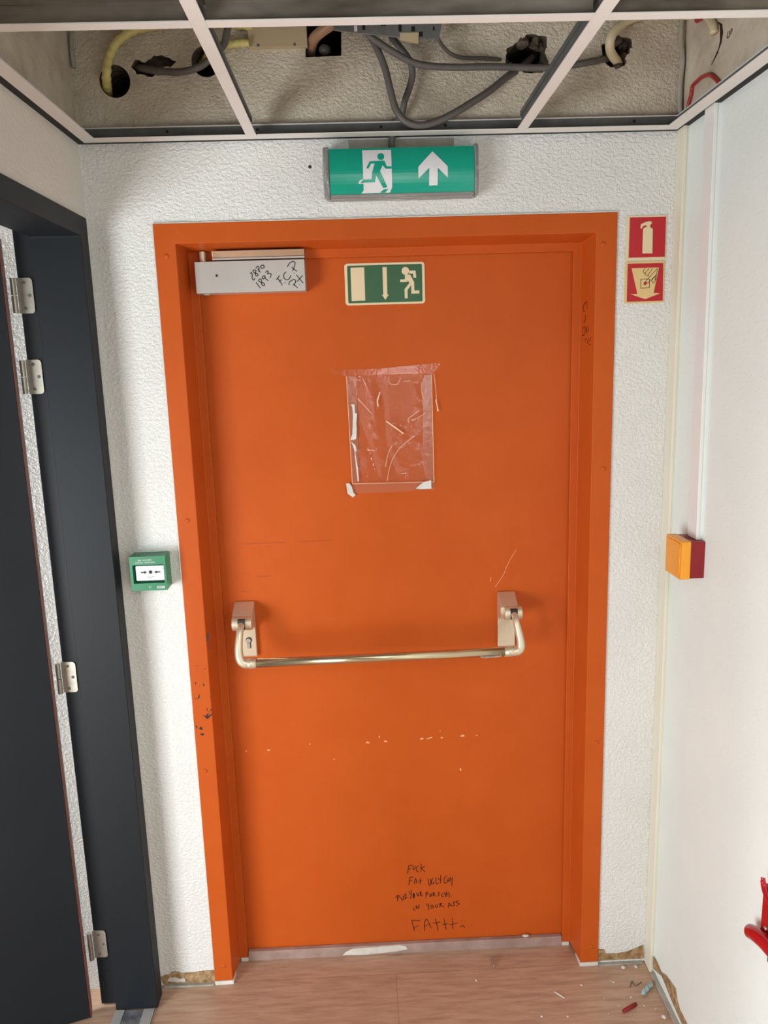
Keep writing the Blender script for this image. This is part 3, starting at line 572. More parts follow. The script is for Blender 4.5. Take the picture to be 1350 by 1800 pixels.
obj('paint_flake', prism(NB(), BARE_LEFT_WHITE, 'y', -0.0055, -0.003), M_CAULK, wb)
obj('bare_plaster', prism(NB(), BARE_RIGHT, 'y', -0.003, 0.001), M_BARE, wb)['label'] = 'bare brown plaster at wall foot'
obj('unpainted_patch', prism(NB(), [(-0.085, 2.28), (0.165, 2.28), (0.168, 2.32), (-0.088, 2.32)], 'y', -0.0015, 0.001), M_PATCH, wb)['label'] = 'unpainted grey plaster patch'
bm = NB()
rnd = random.Random(2)
edge = [(-0.5705, 0.05)] + [(-0.5722 - rnd.uniform(0, 0.0016), 0.05 + 2.09 * i / 40) for i in range(41)] + [(-0.5705, 2.14)]
prism(bm, edge, 'y', -0.0055, 0.0)
obj('paint_bead', bm, M_CAULK, wb)['label'] = 'white paint bead along the orange frame'
bm = NB()
edge = [(-0.571, 2.1395), (0.571, 2.1395)] + [(0.571 - 1.142 * i / 60, 2.1407 + rnd.uniform(0, 0.0022)) for i in range(61)]
prism(bm, edge, 'y', -0.005, 0.0)
obj('paint_bead', bm, M_CAULK, wb)
bm = NB()
for x, z in ((-0.183, 2.262),):
    dome(bm, (x, 0, z), 0.004, 0.002)
obj('nail_hole', bm, M_INK_BROWN, wb)

wr = obj('wall_right', box(NB(), XR, 0.9, -4.2, 0.25, 0.0, 2.62), M_RIGHT)
tag(wr, 'white painted right wall', 'wall', kind='structure')
obj('bare_plaster', prism(NB(), BARE_SIDE, 'x', XR - 0.002, XR + 0.001), M_BARE, wr)['label'] = 'bare strip where the skirting came off'
obj('crack', prism(NB(), CRACK, 'x', XR - 0.0012, XR + 0.001), M_INK_BROWN, wr)['label'] = 'dark plaster crack'
bm = pen(NB(), WALL_TEXT, 0.0022, lambda u, v: (XR - 0.0008, u, v))
obj('pencil_mark', bm, M_INK, wr)
# old plaster ridge in the corner above the ceiling
bm = NB()
tube(bm, smooth_path([(0.716, -0.006, 2.36), (0.713, -0.006, 2.42), (0.717, -0.007, 2.48), (0.711, -0.006, 2.53), (0.714, -0.006, 2.61)], 5), 0.006, 8)
obj('plaster_ridge', bm, M_PATCH, wr, smooth=True)

bm = NB()
OY0, OY1 = -1.087, -0.033
prism(bm, [(-4.2, 2.36), (0.0, 2.36), (0.0, 2.62), (-4.2, 2.62)], 'x', -0.887, XL)
box(bm, -0.887, XL, OY1, 0.0, 0.0, 2.36)
box(bm, -0.887, XL, -1.15, OY1, 2.15, 2.36)
wl = obj('wall_left', bm, M_LEFT)
tag(wl, 'off-white left wall above the dark door', 'wall', kind='structure')
bm = NB()
tube(bm, smooth_path([(-0.722, -0.006, 2.49), (-0.724, -0.007, 2.53), (-0.72, -0.006, 2.57), (-0.723, -0.006, 2.61)], 5), 0.005, 8)
obj('plaster_ridge', bm, M_PATCH, wl, smooth=True)

bm = NB()
box(bm, -2.6, 0.9, -4.2, 0.25, 2.62, 2.72)
ce = obj('ceiling', bm, M_SLAB)
tag(ce, 'dirty concrete ceiling above the open grid', 'ceiling', kind='structure')
obj('tile_field', box(NB(), -0.887, XR, -2.9, -1.28, 2.325, 2.345), M_WHITE, ce)

# ------------------------------------------------------------------ orange door frame
fr = obj('trim_1', frame_sweep(NB(), [(0.571, 2.140, 0.02), (0.571, 2.140, -0.006), (0.5185, 2.092, -0.006), (0.507, 2.082, 0.08), (0.4855, 2.061, 0.08), (0.4855, 2.061, 0.093), (0.53, 2.1, 0.1)],
         lambda s, d, z: (s, d, z), 0.012), M_ORANGE, bevel=0.0022, seg=2)
tag(fr, 'orange painted steel frame around the emergency door', 'door frame', kind='structure')
for side in ('rivL', 'rivR'):
    for x, z in RIVETS[side]:
        obj('rivet', dome(NB(), (x, -0.0055, z), 0.0065, 0.0035), M_ORANGE, fr, smooth=True)
bm = NB()
for c in CHIPS_DARK:
    bm.faces.new([bm.verts.new((x, -0.0066, z)) for x, z in c])
obj('paint_chips', bm, M_INK_BROWN, fr)['label'] = 'dark chips in the left jamb paint'
def on_jamb(y, z):
    return (0.5185 - (y + 0.006) / 0.086 * 0.0115 - 0.0006, y, z)
obj('handwriting', pen(NB(), JAMB_TEXT, 0.0016, on_jamb), M_INK_BROWN, fr)['label'] = 'small scribbled marks'
bm = NB()
box(bm, -0.571, -0.515, -0.009, 0.04, 0.0, 0.012)
box(bm, 0.515, 0.571, -0.009, 0.04, 0.0, 0.012)
box(bm, -0.507, -0.484, 0.078, 0.093, 0.0, 0.012)
box(bm, 0.484, 0.507, 0.078, 0.093, 0.0, 0.012)
obj('caulk', bm, M_CAULK, fr, bevel=0.002)['label'] = 'white sealant under the jambs'

# ------------------------------------------------------------------ orange emergency door
d1 = empty('door_1', (0, DY, 0.034))
tag(d1, 'orange steel emergency exit door with black marker writing low down', 'door', kind='structure')
obj('door_leaf', box(NB(), -0.505, 0.505, DY, DY + 0.045, 0.03, 2.085), M_ORANGE, d1)
onleaf = lambda u, v: (u, DY - 0.0005, v)
obj('handwriting', pen(NB(), DOOR_TEXT, 0.0021, onleaf), M_INK_BROWN, d1)['label'] = 'black marker graffiti'
bm = NB()
for c in SCUFFS:
    bm.faces.new([bm.verts.new(onleaf(x, z)) for x, z in c])
pen(bm, SCRATCH, 0.0012, onleaf)
obj('scuffs', bm, M_ORANGE_OLD, d1)['label'] = 'pale scuffs and scratches'
obj('dirt_lines', pen(NB(), DARKLINES, 0.0012, onleaf), M_ORANGE_DARK, d1)

# sill under the door
sill = obj('trim_2', box(NB(), -0.484, 0.484, 0.079, 0.0935, 0.0, 0.0325), M_SILL, bevel=0.0015)
tag(sill, 'worn grey painted sill under the orange door', 'door sill', kind='structure')
obj('paint_patch', prism(NB(), [(-0.196, 0.006), (-0.186, 0.016), (-0.165, 0.026), (-0.08, 0.029), (-0.02, 0.031), (0.0, 0.026), (0.004, 0.015), (-0.03, 0.01), (-0.12, 0.004)], 'y', 0.0775, 0.0795), M_CAULK, sill)['label'] = 'white paint patch'
bm = NB()
box(bm, -0.722, -0.572, -0.012, 0.0, 0.0, 0.006)
box(bm, 0.572, 0.705, -0.012, 0.0, 0.0, 0.005)
t3 = obj('trim_3', bm, M_GREYSTRIP, bevel=0.0015)
tag(t3, 'grey joint strip along the foot of the back wall', 'floor strip', kind='structure')
bm = prism(NB(), [(0.712, -0.05), (0.725, -0.05), (0.725, -2.5), (0.712, -2.5)], 'z', 0.0, 0.008)
t4 = obj('trim_4', bm, M_GREYSTRIP, bevel=0.0015)
tag(t4, 'grey joint strip along the foot of the right wall', 'floor strip', kind='structure')

# ------------------------------------------------------------------ dark door on the left
YC = (OY0 + OY1) / 2
HW = (OY1 - OY0) / 2
tf = obj('trim_5', frame_sweep(NB(), [
    (HW - 0.001, 2.151, -0.735), (HW - 0.001, 2.151, -0.719), (HW - 0.052, 2.104, -0.719), (HW - 0.052, 2.104, -0.838), (HW - 0.027, 2.124, -0.838), (HW - 0.027, 2.124, -0.887), (HW - 0.001, 2.149, -0.887)],
    lambda s, d, z: (d, YC + s, z), 0.004), M_BLACK, bevel=0.002, seg=2)
tag(tf, 'anthracite steel frame of the door in the left wall', 'door frame', kind='structure')
d2 = empty('door_2', (-0.9, -0.09, 0.012))
tag(d2, 'anthracite door standing open in the left wall', 'door', kind='structure')
A = Vector((-0.8945, -0.114))
dl = Vector((-0.9487, -0.316))
th = Vector((-0.316, 0.9487)) * 0.042
A2 = A + dl * 0.004
leaf = [A2, A2 + dl * 0.86, A2 + dl * 0.86 + th, A2 + th]
obj('door_leaf', prism(NB(), [tuple(p) for p in leaf], 'z', 0.012, 2.1), M_BLACK, d2, bevel=0.0015)
lip = [A, A2, A2 + th, A + th]
obj('edge_lipping', prism(NB(), [tuple(p) for p in lip], 'z', 0.012, 2.1), M_BROWN_EDGE, d2)['label'] = 'red-brown bare edge'
for z0, z1 in ((1.933, 2.015), (1.742, 1.824), (0.963, 1.047), (0.160, 0.245)):
    r = 0.008
    y = -0.062
    pts = [(-0.889, z0), (-0.852 - r, z0)] + [(-0.852 - r + r * math.sin(a), z0 + r - r * math.cos(a)) for a in (0.4, 0.8, 1.2, 1.57)] + \
          [(-0.852 - r + r * math.cos(a), z1 - r + r * math.sin(a)) for a in (0, 0.4, 0.8, 1.2, 1.57)] + [(-0.889, z1)]
    h = obj('hinge', prism(NB(), pts, 'y', y - 0.0015, y + 0.0015), M_STEEL, d2)
    h['label'] = 'steel butt hinge'
    bm = NB()
    for k in range(2):
        a = z0 + (z1 - z0) / 2 * k + 0.0008
        cyl(bm, (-0.8945, -0.071, a), (-0.8945, -0.071, a + (z1 - z0) / 2 - 0.0016), 0.0065, 14)
    obj('knuckle', bm, M_STEEL, h)
    for sx, sz in ((-0.872, z1 - 0.011), (-0.861, (z0 + z1) / 2), (-0.874, z0 + 0.011)):
        obj('screw', dome(NB(), (sx, y - 0.0015, sz), 0.0042, 0.0012), M_DARKMETAL, h, smooth=True)

th_ = empty('threshold_strip', (-0.783, -0.55, 0))
tag(th_, 'ribbed aluminium threshold strip on the floor in the left doorway', 'threshold')
obj('base_plate', box(NB(), -0.838, -0.727, -1.03, -0.088, 0.0, 0.004), varied('scuffed_grey_insert', srgb(84, 88, 98), srgb(140, 142, 146), 40, 0.4, 0.2), th_)
for x0, x1 in ((-0.838, -0.812), (-0.757, -0.727)):
    bm = NB()
    k = int(round((x1 - x0) / 0.003))
    for i in range(k):
        a = x0 + (x1 - x0) * i / k
        box(bm, a, a + 0.0019, -1.03, -0.088, 0.004, 0.0065)
    obj('ribbed_edge', bm, M_ALU, th_)

# ------------------------------------------------------------------ suspended ceiling grid
def edge_trim(name, label, ring, lip):
    """Shadow-gap wall trim: white flange, black recess, upright leg. ring(a, b, z): a across from the wall, b along."""
    e = empty(name, ring(0.03, lip[2], ZC))
    tag(e, label, 'ceiling trim', kind='structure')
    def strip(nm, a0, a1, z0, z1, mat, l0, l1):
        bm = NB()
        v = [bm.verts.new(ring(a, b, z)) for a, b, z in ((a0, l0(a0), z0), (a1, l0(a1), z0), (a1, l1(a1), z0), (a0, l1(a0), z0),
                                                         (a0, l0(a0), z1), (a1, l0(a1), z1), (a1, l1(a1), z1), (a0, l1(a0), z1))]
        for f in ((0, 3, 2, 1), (4, 5, 6, 7), (0, 1, 5, 4), (1, 2, 6, 5), (2, 3, 7, 6), (3, 0, 4, 7)):
            bm.faces.new([v[i] for i in f])
        return obj(nm, bm, mat, e)
    l0, l1 = lip[0], lip[1]
    strip('flange', 0.020, 0.053, ZC, ZC + 0.002, M_WHITE, l0, l1)
    strip('gap_shade', 0.0, 0.0205, ZC + 0.002, ZC + 0.0035, M_GAP, l0, l1)  # black strip, colours in the shade of the deep gap
    strip('gap_side', 0.0205, 0.0215, ZC + 0.0021, ZC + 0.012, M_GAP, l0, l1)
    strip('upright_leg', 0.018, 0.0195, ZC + 0.012, ZC + 0.030, M_DARKMETAL, l0, l1)
    strip('leg_lip', 0.016, 0.021, ZC + 0.030, ZC + 0.0325, M_WHITE, l0, l1)
    return e
e1 = edge_trim('trim_6', 'white shadow-gap ceiling trim above the exit light', lambda a, b, z: (b, -a, z), (lambda a: XL + a, lambda a: XR - a, 0.0))
e2 = edge_trim('trim_7', 'white shadow-gap ceiling trim along the left wall', lambda a, b, z: (XL + a, -b, z), (lambda a: a, lambda a: 2.2, 0.6))
e3 = edge_trim('trim_8', 'white shadow-gap ceiling trim along the right wall', lambda a, b, z: (XR - a, -b, z), (lambda a: a, lambda a: 2.2, 0.6))
for x in (-0.515, -0.302, -0.009, 0.145, 0.345, 0.60):
    obj('screw_hole', cyl(NB(), (x, -0.0205, ZC + 0.021), (x, -0.0192, ZC + 0.021), 0.0035, 12), M_GAP, e1)

def tee(label, along, c, a0, a1):
    if along == 'y':
        e = empty('ceiling_tee', (c, (a0 + a1) / 2, ZC))
        B = lambda u0, u1, z0, z1: box(NB(), c + u0, c + u1, a0, a1, z0, z1)
    else:
        e = empty('ceiling_tee', ((a0 + a1) / 2, c, ZC))
        B = lambda u0, u1, z0, z1: box(NB(), a0, a1, c + u0, c + u1, z0, z1)
    tag(e, label, 'ceiling grid bar', 'white ceiling grid bars')
    obj('flange', B(-0.012, 0.012, ZC - 0.0015, ZC + 0.0005), M_WHITE, e)
    wm = M_DARKMETAL if along == 'y' else M_WEB
    obj('web', B(-0.001, 0.001, ZC + 0.0005, ZC + 0.03), wm, e)
    obj('bulb', B(-0.004, 0.004, ZC + 0.03, ZC + 0.04), wm, e)
tee('white grid bar running to the back wall above the door closer', 'y', -0.3135, -1.28, -0.05)
tee('white grid bar running to the back wall beside the chiselled cable hole', 'y', 0.322, -1.28, -0.05)
# the cross bar is one line of three short tees between the long ones
tee('white cross bar of the ceiling grid, leftmost piece', 'x', -0.652, XL + 0.05, -0.3258)
tee('white cross bar of the ceiling grid, middle piece under the metal tray', 'x', -0.652, -0.3012, 0.3097)
tee('white cross bar of the ceiling grid, piece next to the right wall', 'x', -0.652, 0.3343, XR - 0.05)

# ------------------------------------------------------------------ services above the ceiling
def cable(name, label, cat, pts, r, mat, rib=False, group=None, k=8):
    p = smooth_path(pts, k)
    if rib:
        # corrugated conduit: fine rings along an even path
        q = [p[0]]
        step = r * 0.42
        for a in p[1:]:
            while (a - q[-1]).length > step:
                q.append(q[-1] + (a - q[-1]).normalized() * step)
        p = q
        rr = [r if (i // 2) % 2 else r * 0.86 for i in range(len(p))]
    else:
        rr = r
    o = obj(name, tube(NB(), p, rr, 12), mat, smooth=True)
    tag(o, label, cat, group)
    return o
cable('electrical_conduit', 'yellow corrugated conduit curving out of the round hole far left', 'conduit', CABLES['yellow'], 0.0112, M_YELLOW_CONDUIT, True)
cable('electrical_conduit', 'short yellow conduit stub beside the beige board', 'conduit', CABLES['yellow2'], 0.0095, M_YELLOW_CONDUIT, True)
cable('electrical_cable', 'grey cable from the broken plaster up past the left grid bar', 'cable', CABLES['greyleft'], 0.0078, M_GREYCABLE)
cable('electrical_conduit', 'tan conduit bending into the square wall hole', 'conduit', CABLES['brown'], 0.0125, M_TAN_CONDUIT)
cable('electrical_cable', 'thick grey cable running straight across to the right-hand hole', 'cable', CABLES['A'], 0.0078, M_GREYCABLE)
cable('electrical_cable', 'grey cable hanging in a deep loop in front of the ceiling trim', 'cable', CABLES['B'], 0.0082, M_GREYCABLE)
cC = CABLES['C'][:8] + [(0.024, -0.0098, 2.346), (0.018, -0.0098, 2.322), (0.0165, -0.010, 2.302), (0.0165, -0.012, 2.283)]
cable('electrical_cable', 'grey cable dropping behind the loop to the green exit light', 'cable', cC, 0.0078, M_GREYCABLE)
cable('electrical_cable', 'thin grey cable from the right end of the metal tray', 'cable', CABLES['D'], 0.0045, M_GREYCABLE)
cable('electrical_conduit', 'cream conduit arching out of the rough hole on the right', 'conduit', CABLES['cream'], 0.0108, M_CREAM_CONDUIT)
cable('electrical_wire', 'dark red wire arched over the right ceiling trim', 'wire', CABLES['red'], 0.0042, M_REDWIRE)
cable('electrical_wire', 'short red cable end at the top of the right wall', 'wire', CABLES['redstub'], 0.0065, M_REDWIRE)
cable('electrical_conduit', 'cream conduit stub on the right wall beside the crack', 'conduit', CABLES['stub'], 0.009, M_CREAM_CONDUIT)
# plain dead conduit ends inside the square hole
o = obj('pipe_end', tube(NB(), [(-0.138, 0.02, 2.527), (-0.128, 0.12, 2.56)], 0.012, 16), M_GREYCABLE, smooth=True)
tag(o, 'grey pipe end inside the square wall hole', 'pipe')

bb = obj('cover_board', box(NB(), -0.313, -0.1755, -0.012, 0.0, 2.523, 2.618), M_BOARD, bevel=0.001)
tag(bb, 'plain beige board on the wall above the ceiling beside the square hole', 'board')
for x in (-0.29, -0.205):
    obj('screw', dome(NB(), (x, -0.0122, 2.528), 0.0035, 0.001), M_DARKMETAL, bb)

tr = empty('cable_tray', (0.02, -0.12, 2.52))
tag(tr, 'grey perforated metal tray above the ceiling in the middle', 'cable tray')
plate = obj('tray_plate', prism(NB(), [(-0.111, 2.5206), (-0.094, 2.518), (-0.035, 2.5112), (0.036, 2.503), (0.074, 2.4985), (0.124, 2.4991), (0.132, 2.5405), (0.146, 2.618), (-0.115, 2.618)], 'y', -0.106, -0.102), M_GREYMETAL, tr, bevel=0.0008, seg=1)
obj('tray_side', prism(NB(), [(-0.102, 2.51), (-0.03, 2.52), (-0.03, 2.617), (-0.102, 2.617)], 'x', 0.121, 0.1235), M_GREYMETAL, tr)
obj('tray_bracket', prism(NB(), [(0.036, 2.497), (0.0766, 2.4895), (0.078, 2.512), (0.036, 2.512)], 'y', -0.1085, -0.106), M_BOARD, tr)
for x, z, w, h in ((-0.044, 2.533, 0.0035, 0.013), (0.0368, 2.529, 0.0035, 0.014), (-0.0, 2.533, 0.006, 0.0065), (0.066, 2.520, 0.004, 0.005), (0.0833, 2.509, 0.004, 0.005), (0.112, 2.52, 0.002, 0.004),
                   (-0.026, 2.534, 0.002, 0.0012), (0.022, 2.5305, 0.002, 0.0012), (0.066, 2.545, 0.003, 0.002), (-0.04, 2.6, 0.003, 0.008), (0.04, 2.6, 0.003, 0.008)):
    obj('slot', box(NB(), x - w, x + w, -0.1066, -0.1058, z - h, z + h), M_GAP, tr)
obj('tray_tab', box(NB(), -0.0655, -0.0585, -0.1072, -0.106, 2.517, 2.5285), M_WHITE, tr)

# ------------------------------------------------------------------ green exit light over the door
ex = empty('exit_light', (0.035, 0, 2.178))
tag(ex, 'green exit light with running man and white arrow above the door', 'exit sign')
obj('back_housing', box(NB(), -0.147, 0.218, -0.022, 0.0, 2.180, 2.296), M_SIGNWHITE, ex, bevel=0.004)
EX0, EX1, EZ0, EZ1 = -0.134, 0.207, 2.1855, 2.287
def exf(u, v, off=0.0):
    t = 2 * v - 1
    return (EX0 + (EX1 - EX0) * u, -0.055 - 0.010 * (1 - t * t) - off, EZ0 + (EZ1 - EZ0) * v)
bm = NB()
N = 14
fr_ = [(bm.verts.new(exf(0, i / N)), bm.verts.new(exf(1, i / N))) for i in range(N + 1)]
bk = [(bm.verts.new((EX0, -0.021, EZ0 + (EZ1 - EZ0) * i / N)), bm.verts.new((EX1, -0.021, EZ0 + (EZ1 - EZ0) * i / N))) for i in range(N + 1)]
for i in range(N):
    bm.faces.new((fr_[i][0], fr_[i][1], fr_[i + 1][1], fr_[i + 1][0]))
    bm.faces.new((bk[i][0], bk[i + 1][0], bk[i + 1][1], bk[i][1]))
    bm.faces.new((fr_[i][0], fr_[i + 1][0], bk[i + 1][0], bk[i][0]))
    bm.faces.new((fr_[i][1], bk[i][1], bk[i + 1][1], fr_[i + 1][1]))
bm.faces.new((fr_[0][0], bk[0][0], bk[0][1], fr_[0][1]))
bm.faces.new((fr_[N][0], fr_[N][1], bk[N][1], bk[N][0]))
legend = obj('legend_panel', bm, M_EXITGREEN, ex)
def art(name, poly, f, off, mat, parent, sub=0):
    bm = NB()
    face = bm.faces.new([bm.verts.new((u, v, 0)) for u, v in poly])
    face.normal_update()
    bmesh.ops.triangulate(bm, faces=[face])
    for i in range(1, sub):
        bmesh.ops.bisect_plane(bm, geom=bm.verts[:] + bm.edges[:] + bm.faces[:], plane_co=(0, i / sub, 0), plane_no=(0, 1, 0), dist=1e-6)
    for v in bm.verts:
        v.co = Vector(f(v.co.x, v.co.y, off))
    return obj(name, bm, mat, parent)
art('door_symbol', EXIT_ART['door'], exf, 0.0008, M_SIGNWHITE, legend, 14)
art('running_figure', EXIT_ART['man'], exf, 0.0014, M_EXITGREEN, legend, 14)
(cx, cz), (px, pz) = EXIT_ART['headc']
rr = abs(px - cx)
hd = [(cx + rr * math.cos(a * math.pi / 12), cz + rr * (EX1 - EX0) / (EZ1 - EZ0) * math.sin(a * math.pi / 12)) for a in range(24)]
art('figure_head', hd, exf, 0.0014, M_EXITGREEN, legend, 14)
art('foot_outline', EXIT_ART['foot'], exf, 0.0014, M_SIGNWHITE, legend, 14)
art('figure_shadow', EXIT_ART['shade'], exf, 0.0014, M_EXITGREEN, legend, 14)
art('arrow', EXIT_ART['arrow'], exf, 0.0008, M_SIGNWHITE, legend, 14)
# clear cover: two ends, a bottom lip and a rim
def rounded(x0, x1, z0, z1, r, n=5):
    out = []
    for cx_, cz_, a0 in ((x1 - r, z0 + r, -90), (x1 - r, z1 - r, 0), (x0 + r, z1 - r, 90), (x0 + r, z0 + r, 180)):
        for i in range(n + 1):
            a = math.radians(a0 + 90 * i / n)
            out.append((cx_ + r * math.cos(a), cz_ + r * math.sin(a)))
    return out
bm = NB()
prism(bm, [(-0.0225, 2.178), (-0.056, 2.178), (-0.061, 2.2), (-0.064, 2.235), (-0.061, 2.275), (-0.056, 2.292), (-0.0225, 2.297)], 'x', -0.147, EX0 - 0.0006)
prism(bm, [(-0.0225, 2.178), (-0.056, 2.178), (-0.061, 2.2), (-0.064, 2.235), (-0.061, 2.275), (-0.056, 2.292), (-0.0225, 2.297)], 'x', EX1 + 0.0006, 0.218)
box(bm, EX0 - 0.0005, EX1 + 0.0005, -0.058, -0.0225, 2.176, 2.1852)
cov = obj('clear_cover', bm, M_COVER, ex, bevel=0.003)
bm = NB()
rim = [(-0.147, -0.026, 2.296), (-0.149, -0.03, 2.24), (-0.146, -0.03, 2.182), (-0.138, -0.032, 2.177), (0.036, -0.034, 2.176), (0.209, -0.032, 2.177), (0.217, -0.03, 2.182), (0.220, -0.03, 2.24), (0.218, -0.026, 2.296)]
tube(bm, rim, 0.0028, 8)
obj('cover_rim', bm, M_COVER, cov, smooth=True)
for x in (-0.1415, 0.2135):
    obj('screw', cyl(NB(), (x, -0.064, 2.236), (x, -0.0685, 2.236), 0.004, 14), M_STEEL, ex)

# ------------------------------------------------------------------ flat signs
def flat_sign(name, label, cat, quadpts, y, t, plate_mat, r=0.006):
    """quadpts = bottom-left and size; returns (empty, mapper(u, v, off))."""
    x0, x1, z0, z1 = quadpts
    e = empty(name, ((x0 + x1) / 2, y, z0))
    tag(e, label, cat)
    obj('plate', prism(NB(), rounded(x0, x1, z0, z1, r), 'y', y - t, y), plate_mat, e)
    return e, (lambda u, v, off: (x0 + (x1 - x0) * u, y - t - off, z0 + (z1 - z0) * v))
es, f = flat_sign('exit_sign', 'green running man exit sign with a down arrow stuck on the orange door', 'exit sign', (-0.1105, 0.0985, 1.9415, 2.0465), DY, 0.002, M_GLOW, 0.008)
es.rotation_euler = (0, 0, 0)
def rnd_poly(q, r=0.02):
    us = [p[0] for p in q]
    vs = [p[1] for p in q]
    return rounded(min(us), max(us), min(vs), max(vs), r)
gp = art('green_field', rnd_poly(DOORSIGN_ART['green']), f, 0.0004, M_SIGNGREEN, es)
art('door_symbol', DOORSIGN_ART['door'], f, 0.0008, M_GLOW, es)
art('arrow', DOORSIGN_ART['arrow'], f, 0.0008, M_GLOW, es)
art('figure_body', DOORSIGN_ART['body'], f, 0.0008, M_GLOW, es)
art('figure_arm', DOORSIGN_ART['arm'], f, 0.0008, M_GLOW, es)
(cx, cz), (px, pz) = DOORSIGN_ART['headc']
rr = abs(px - cx)
art('figure_head', [(cx + rr * math.cos(a * math.pi / 12), cz + rr * 2.0 * math.sin(a * math.pi / 12)) for a in range(24)], f, 0.0011, M_GLOW, es)

fs, f = flat_sign('fire_extinguisher_sign', 'red fire extinguisher sign on the wall, upper of the two', 'safety sign', (0.594, 0.6945, 2.0235, 2.130), 0.0, 0.003, M_GLOW, 0.0015)
art('red_field', FIRE_ART['red'], f, 0.0004, M_SIGNRED, fs)
art('extinguisher_symbol', FIRE_ART['body'], f, 0.0008, M_GLOW, fs)
bs, f = flat_sign('fire_alarm_sign', 'red sign of a finger pressing a button, lower of the two', 'safety sign', (0.5945, 0.694, 1.920, 2.021), 0.0, 0.003, M_TAN, 0.0015)
art('red_field', BUTTON_ART['red'], f, 0.0004, M_SIGNRED, bs)
art('arrow', BUTTON_ART['arrow'], f, 0.0008, M_TAN, bs)
sq = BUTTON_ART['s1']
bm = pen(NB(), [[sq[i], sq[i + 1]] for i in range(4)] + [BUTTON_ART['s%d' % i] for i in range(2, 8)], 0.012, lambda u, v: f(u, v, 0.0012))
obj('hand_drawing', bm, M_INK, bs)
(cx, cz), (px, pz) = BUTTON_ART['headc']
art('button_dot', disc(cx, cz, 0.042, 20), f, 0.001, M_SIGNRED, bs)

# ------------------------------------------------------------------ door closer
dc = empty('door_closer', (-0.348, DY, 1.977))
tag(dc, 'silver door closer box with handwriting at the top of the orange door', 'door closer')
obj('body', box(NB(), -0.486, -0.2095, 0.040, DY - 0.0002, 1.9772, 2.0545), M_STEEL_PAINT, dc, bevel=0.0015)
obj('handwriting', pen(NB(), CLOSER_TEXT, 0.0020, lambda u, v: (u, 0.0394, v)), M_INK, dc)['label'] = 'black marker numbers and letters'
obj('screw_hole', cyl(NB(), (-0.432, 0.0396, 2.0195), (-0.432, 0.0385, 2.0195), 0.003, 14), M_INK, dc)
obj('end_clip', box(NB(), -0.470, -0.456, 0.06, 0.075, 1.9745, 1.9775), M_STEEL, dc)
obj('spindle', cyl(NB(), (-0.4685, 0.066, 2.0545), (-0.4685, 0.066, 2.081), 0.0085, 18), M_BRASS, dc)
obj('slide_rail', prism(NB(), [(0.0485, 2.0605), (0.040, 2.0795), (0.079, 2.0795), (0.079, 2.0605)], 'x', -0.441, -0.2095), M_RAIL, dc, bevel=0.001)
obj('rail_lip', box(NB(), -0.441, -0.2095, 0.045, 0.0475, 2.058, 2.0625), M_STEEL_PAINT, dc)

# ------------------------------------------------------------------ push bar
pb = empty('push_bar', (-0.05, DY, 1.0))
tag(pb, 'champagne metal push bar across the orange door', 'push bar')
def bracket(x0, x1, bx0, bx1, arm, elbow, name_label):
    prof = [(DY - 0.0002, 1.146), (DY - 0.008, 1.146), (0.042, 1.124), (0.034, 1.117), (0.032, 1.104), (0.036, 1.092), (0.048, 1.083), (0.074, 1.076), (0.079, 1.066), (0.080, 0.988), (0.083, 0.984), (DY - 0.0002, 0.984)]
    b = obj('bracket', prism(NB(), prof, 'x', x0, x1), M_BRASS, pb, bevel=0.003)
    b['label'] = name_label
    obj('pivot_boss', cyl(NB(), (bx0, 0.036, 1.101), (bx1, 0.036, 1.101), 0.0195, 28), M_BRASS, b, bevel=0.003)
    mid = (arm[0][0])
    obj('pivot_slot', box(NB(), mid - 0.0095, mid + 0.0095, 0.0145, 0.03, 1.09, 1.117), M_INK, b)
    a = obj('lever_arm', tube(NB(), smooth_path(arm, 6), [0.0085 + 0.0045 * min(1.0, i / 30) for i in range(37)], 18), M_BRASS, pb, smooth=True)
    el = obj('bar_socket', tube(NB(), elbow, [0.0125, 0.0140, 0.0140], 20), M_BRASS, a, smooth=True)
    return b
lb = bracket(-0.4535, -0.398, -0.4535, -0.3985,
        [(-0.426, 0.018, 1.104), (-0.4275, 0.0, 1.092), (-0.4305, -0.012, 1.066), (-0.4315, -0.02, 1.04), (-0.428, -0.023, 1.018), (-0.418, -0.023, 1.008), (-0.404, -0.022, 1.0065)],
        [(-0.412, -0.022, 1.0068), (-0.404, -0.022, 1.0065), (-0.386, -0.022, 1.0065)], 'left bracket with a lock cylinder')
rb = bracket(0.2865, 0.336, 0.296, 0.345,
        [(0.3205, 0.018, 1.104), (0.322, 0.0, 1.092), (0.3265, -0.012, 1.066), (0.331, -0.02, 1.04), (0.3305, -0.023, 1.022), (0.322, -0.023, 1.0125), (0.307, -0.022, 1.011)],
        [(0.315, -0.022, 1.0112), (0.307, -0.022, 1.011), (0.286, -0.022, 1.011)], 'right bracket')
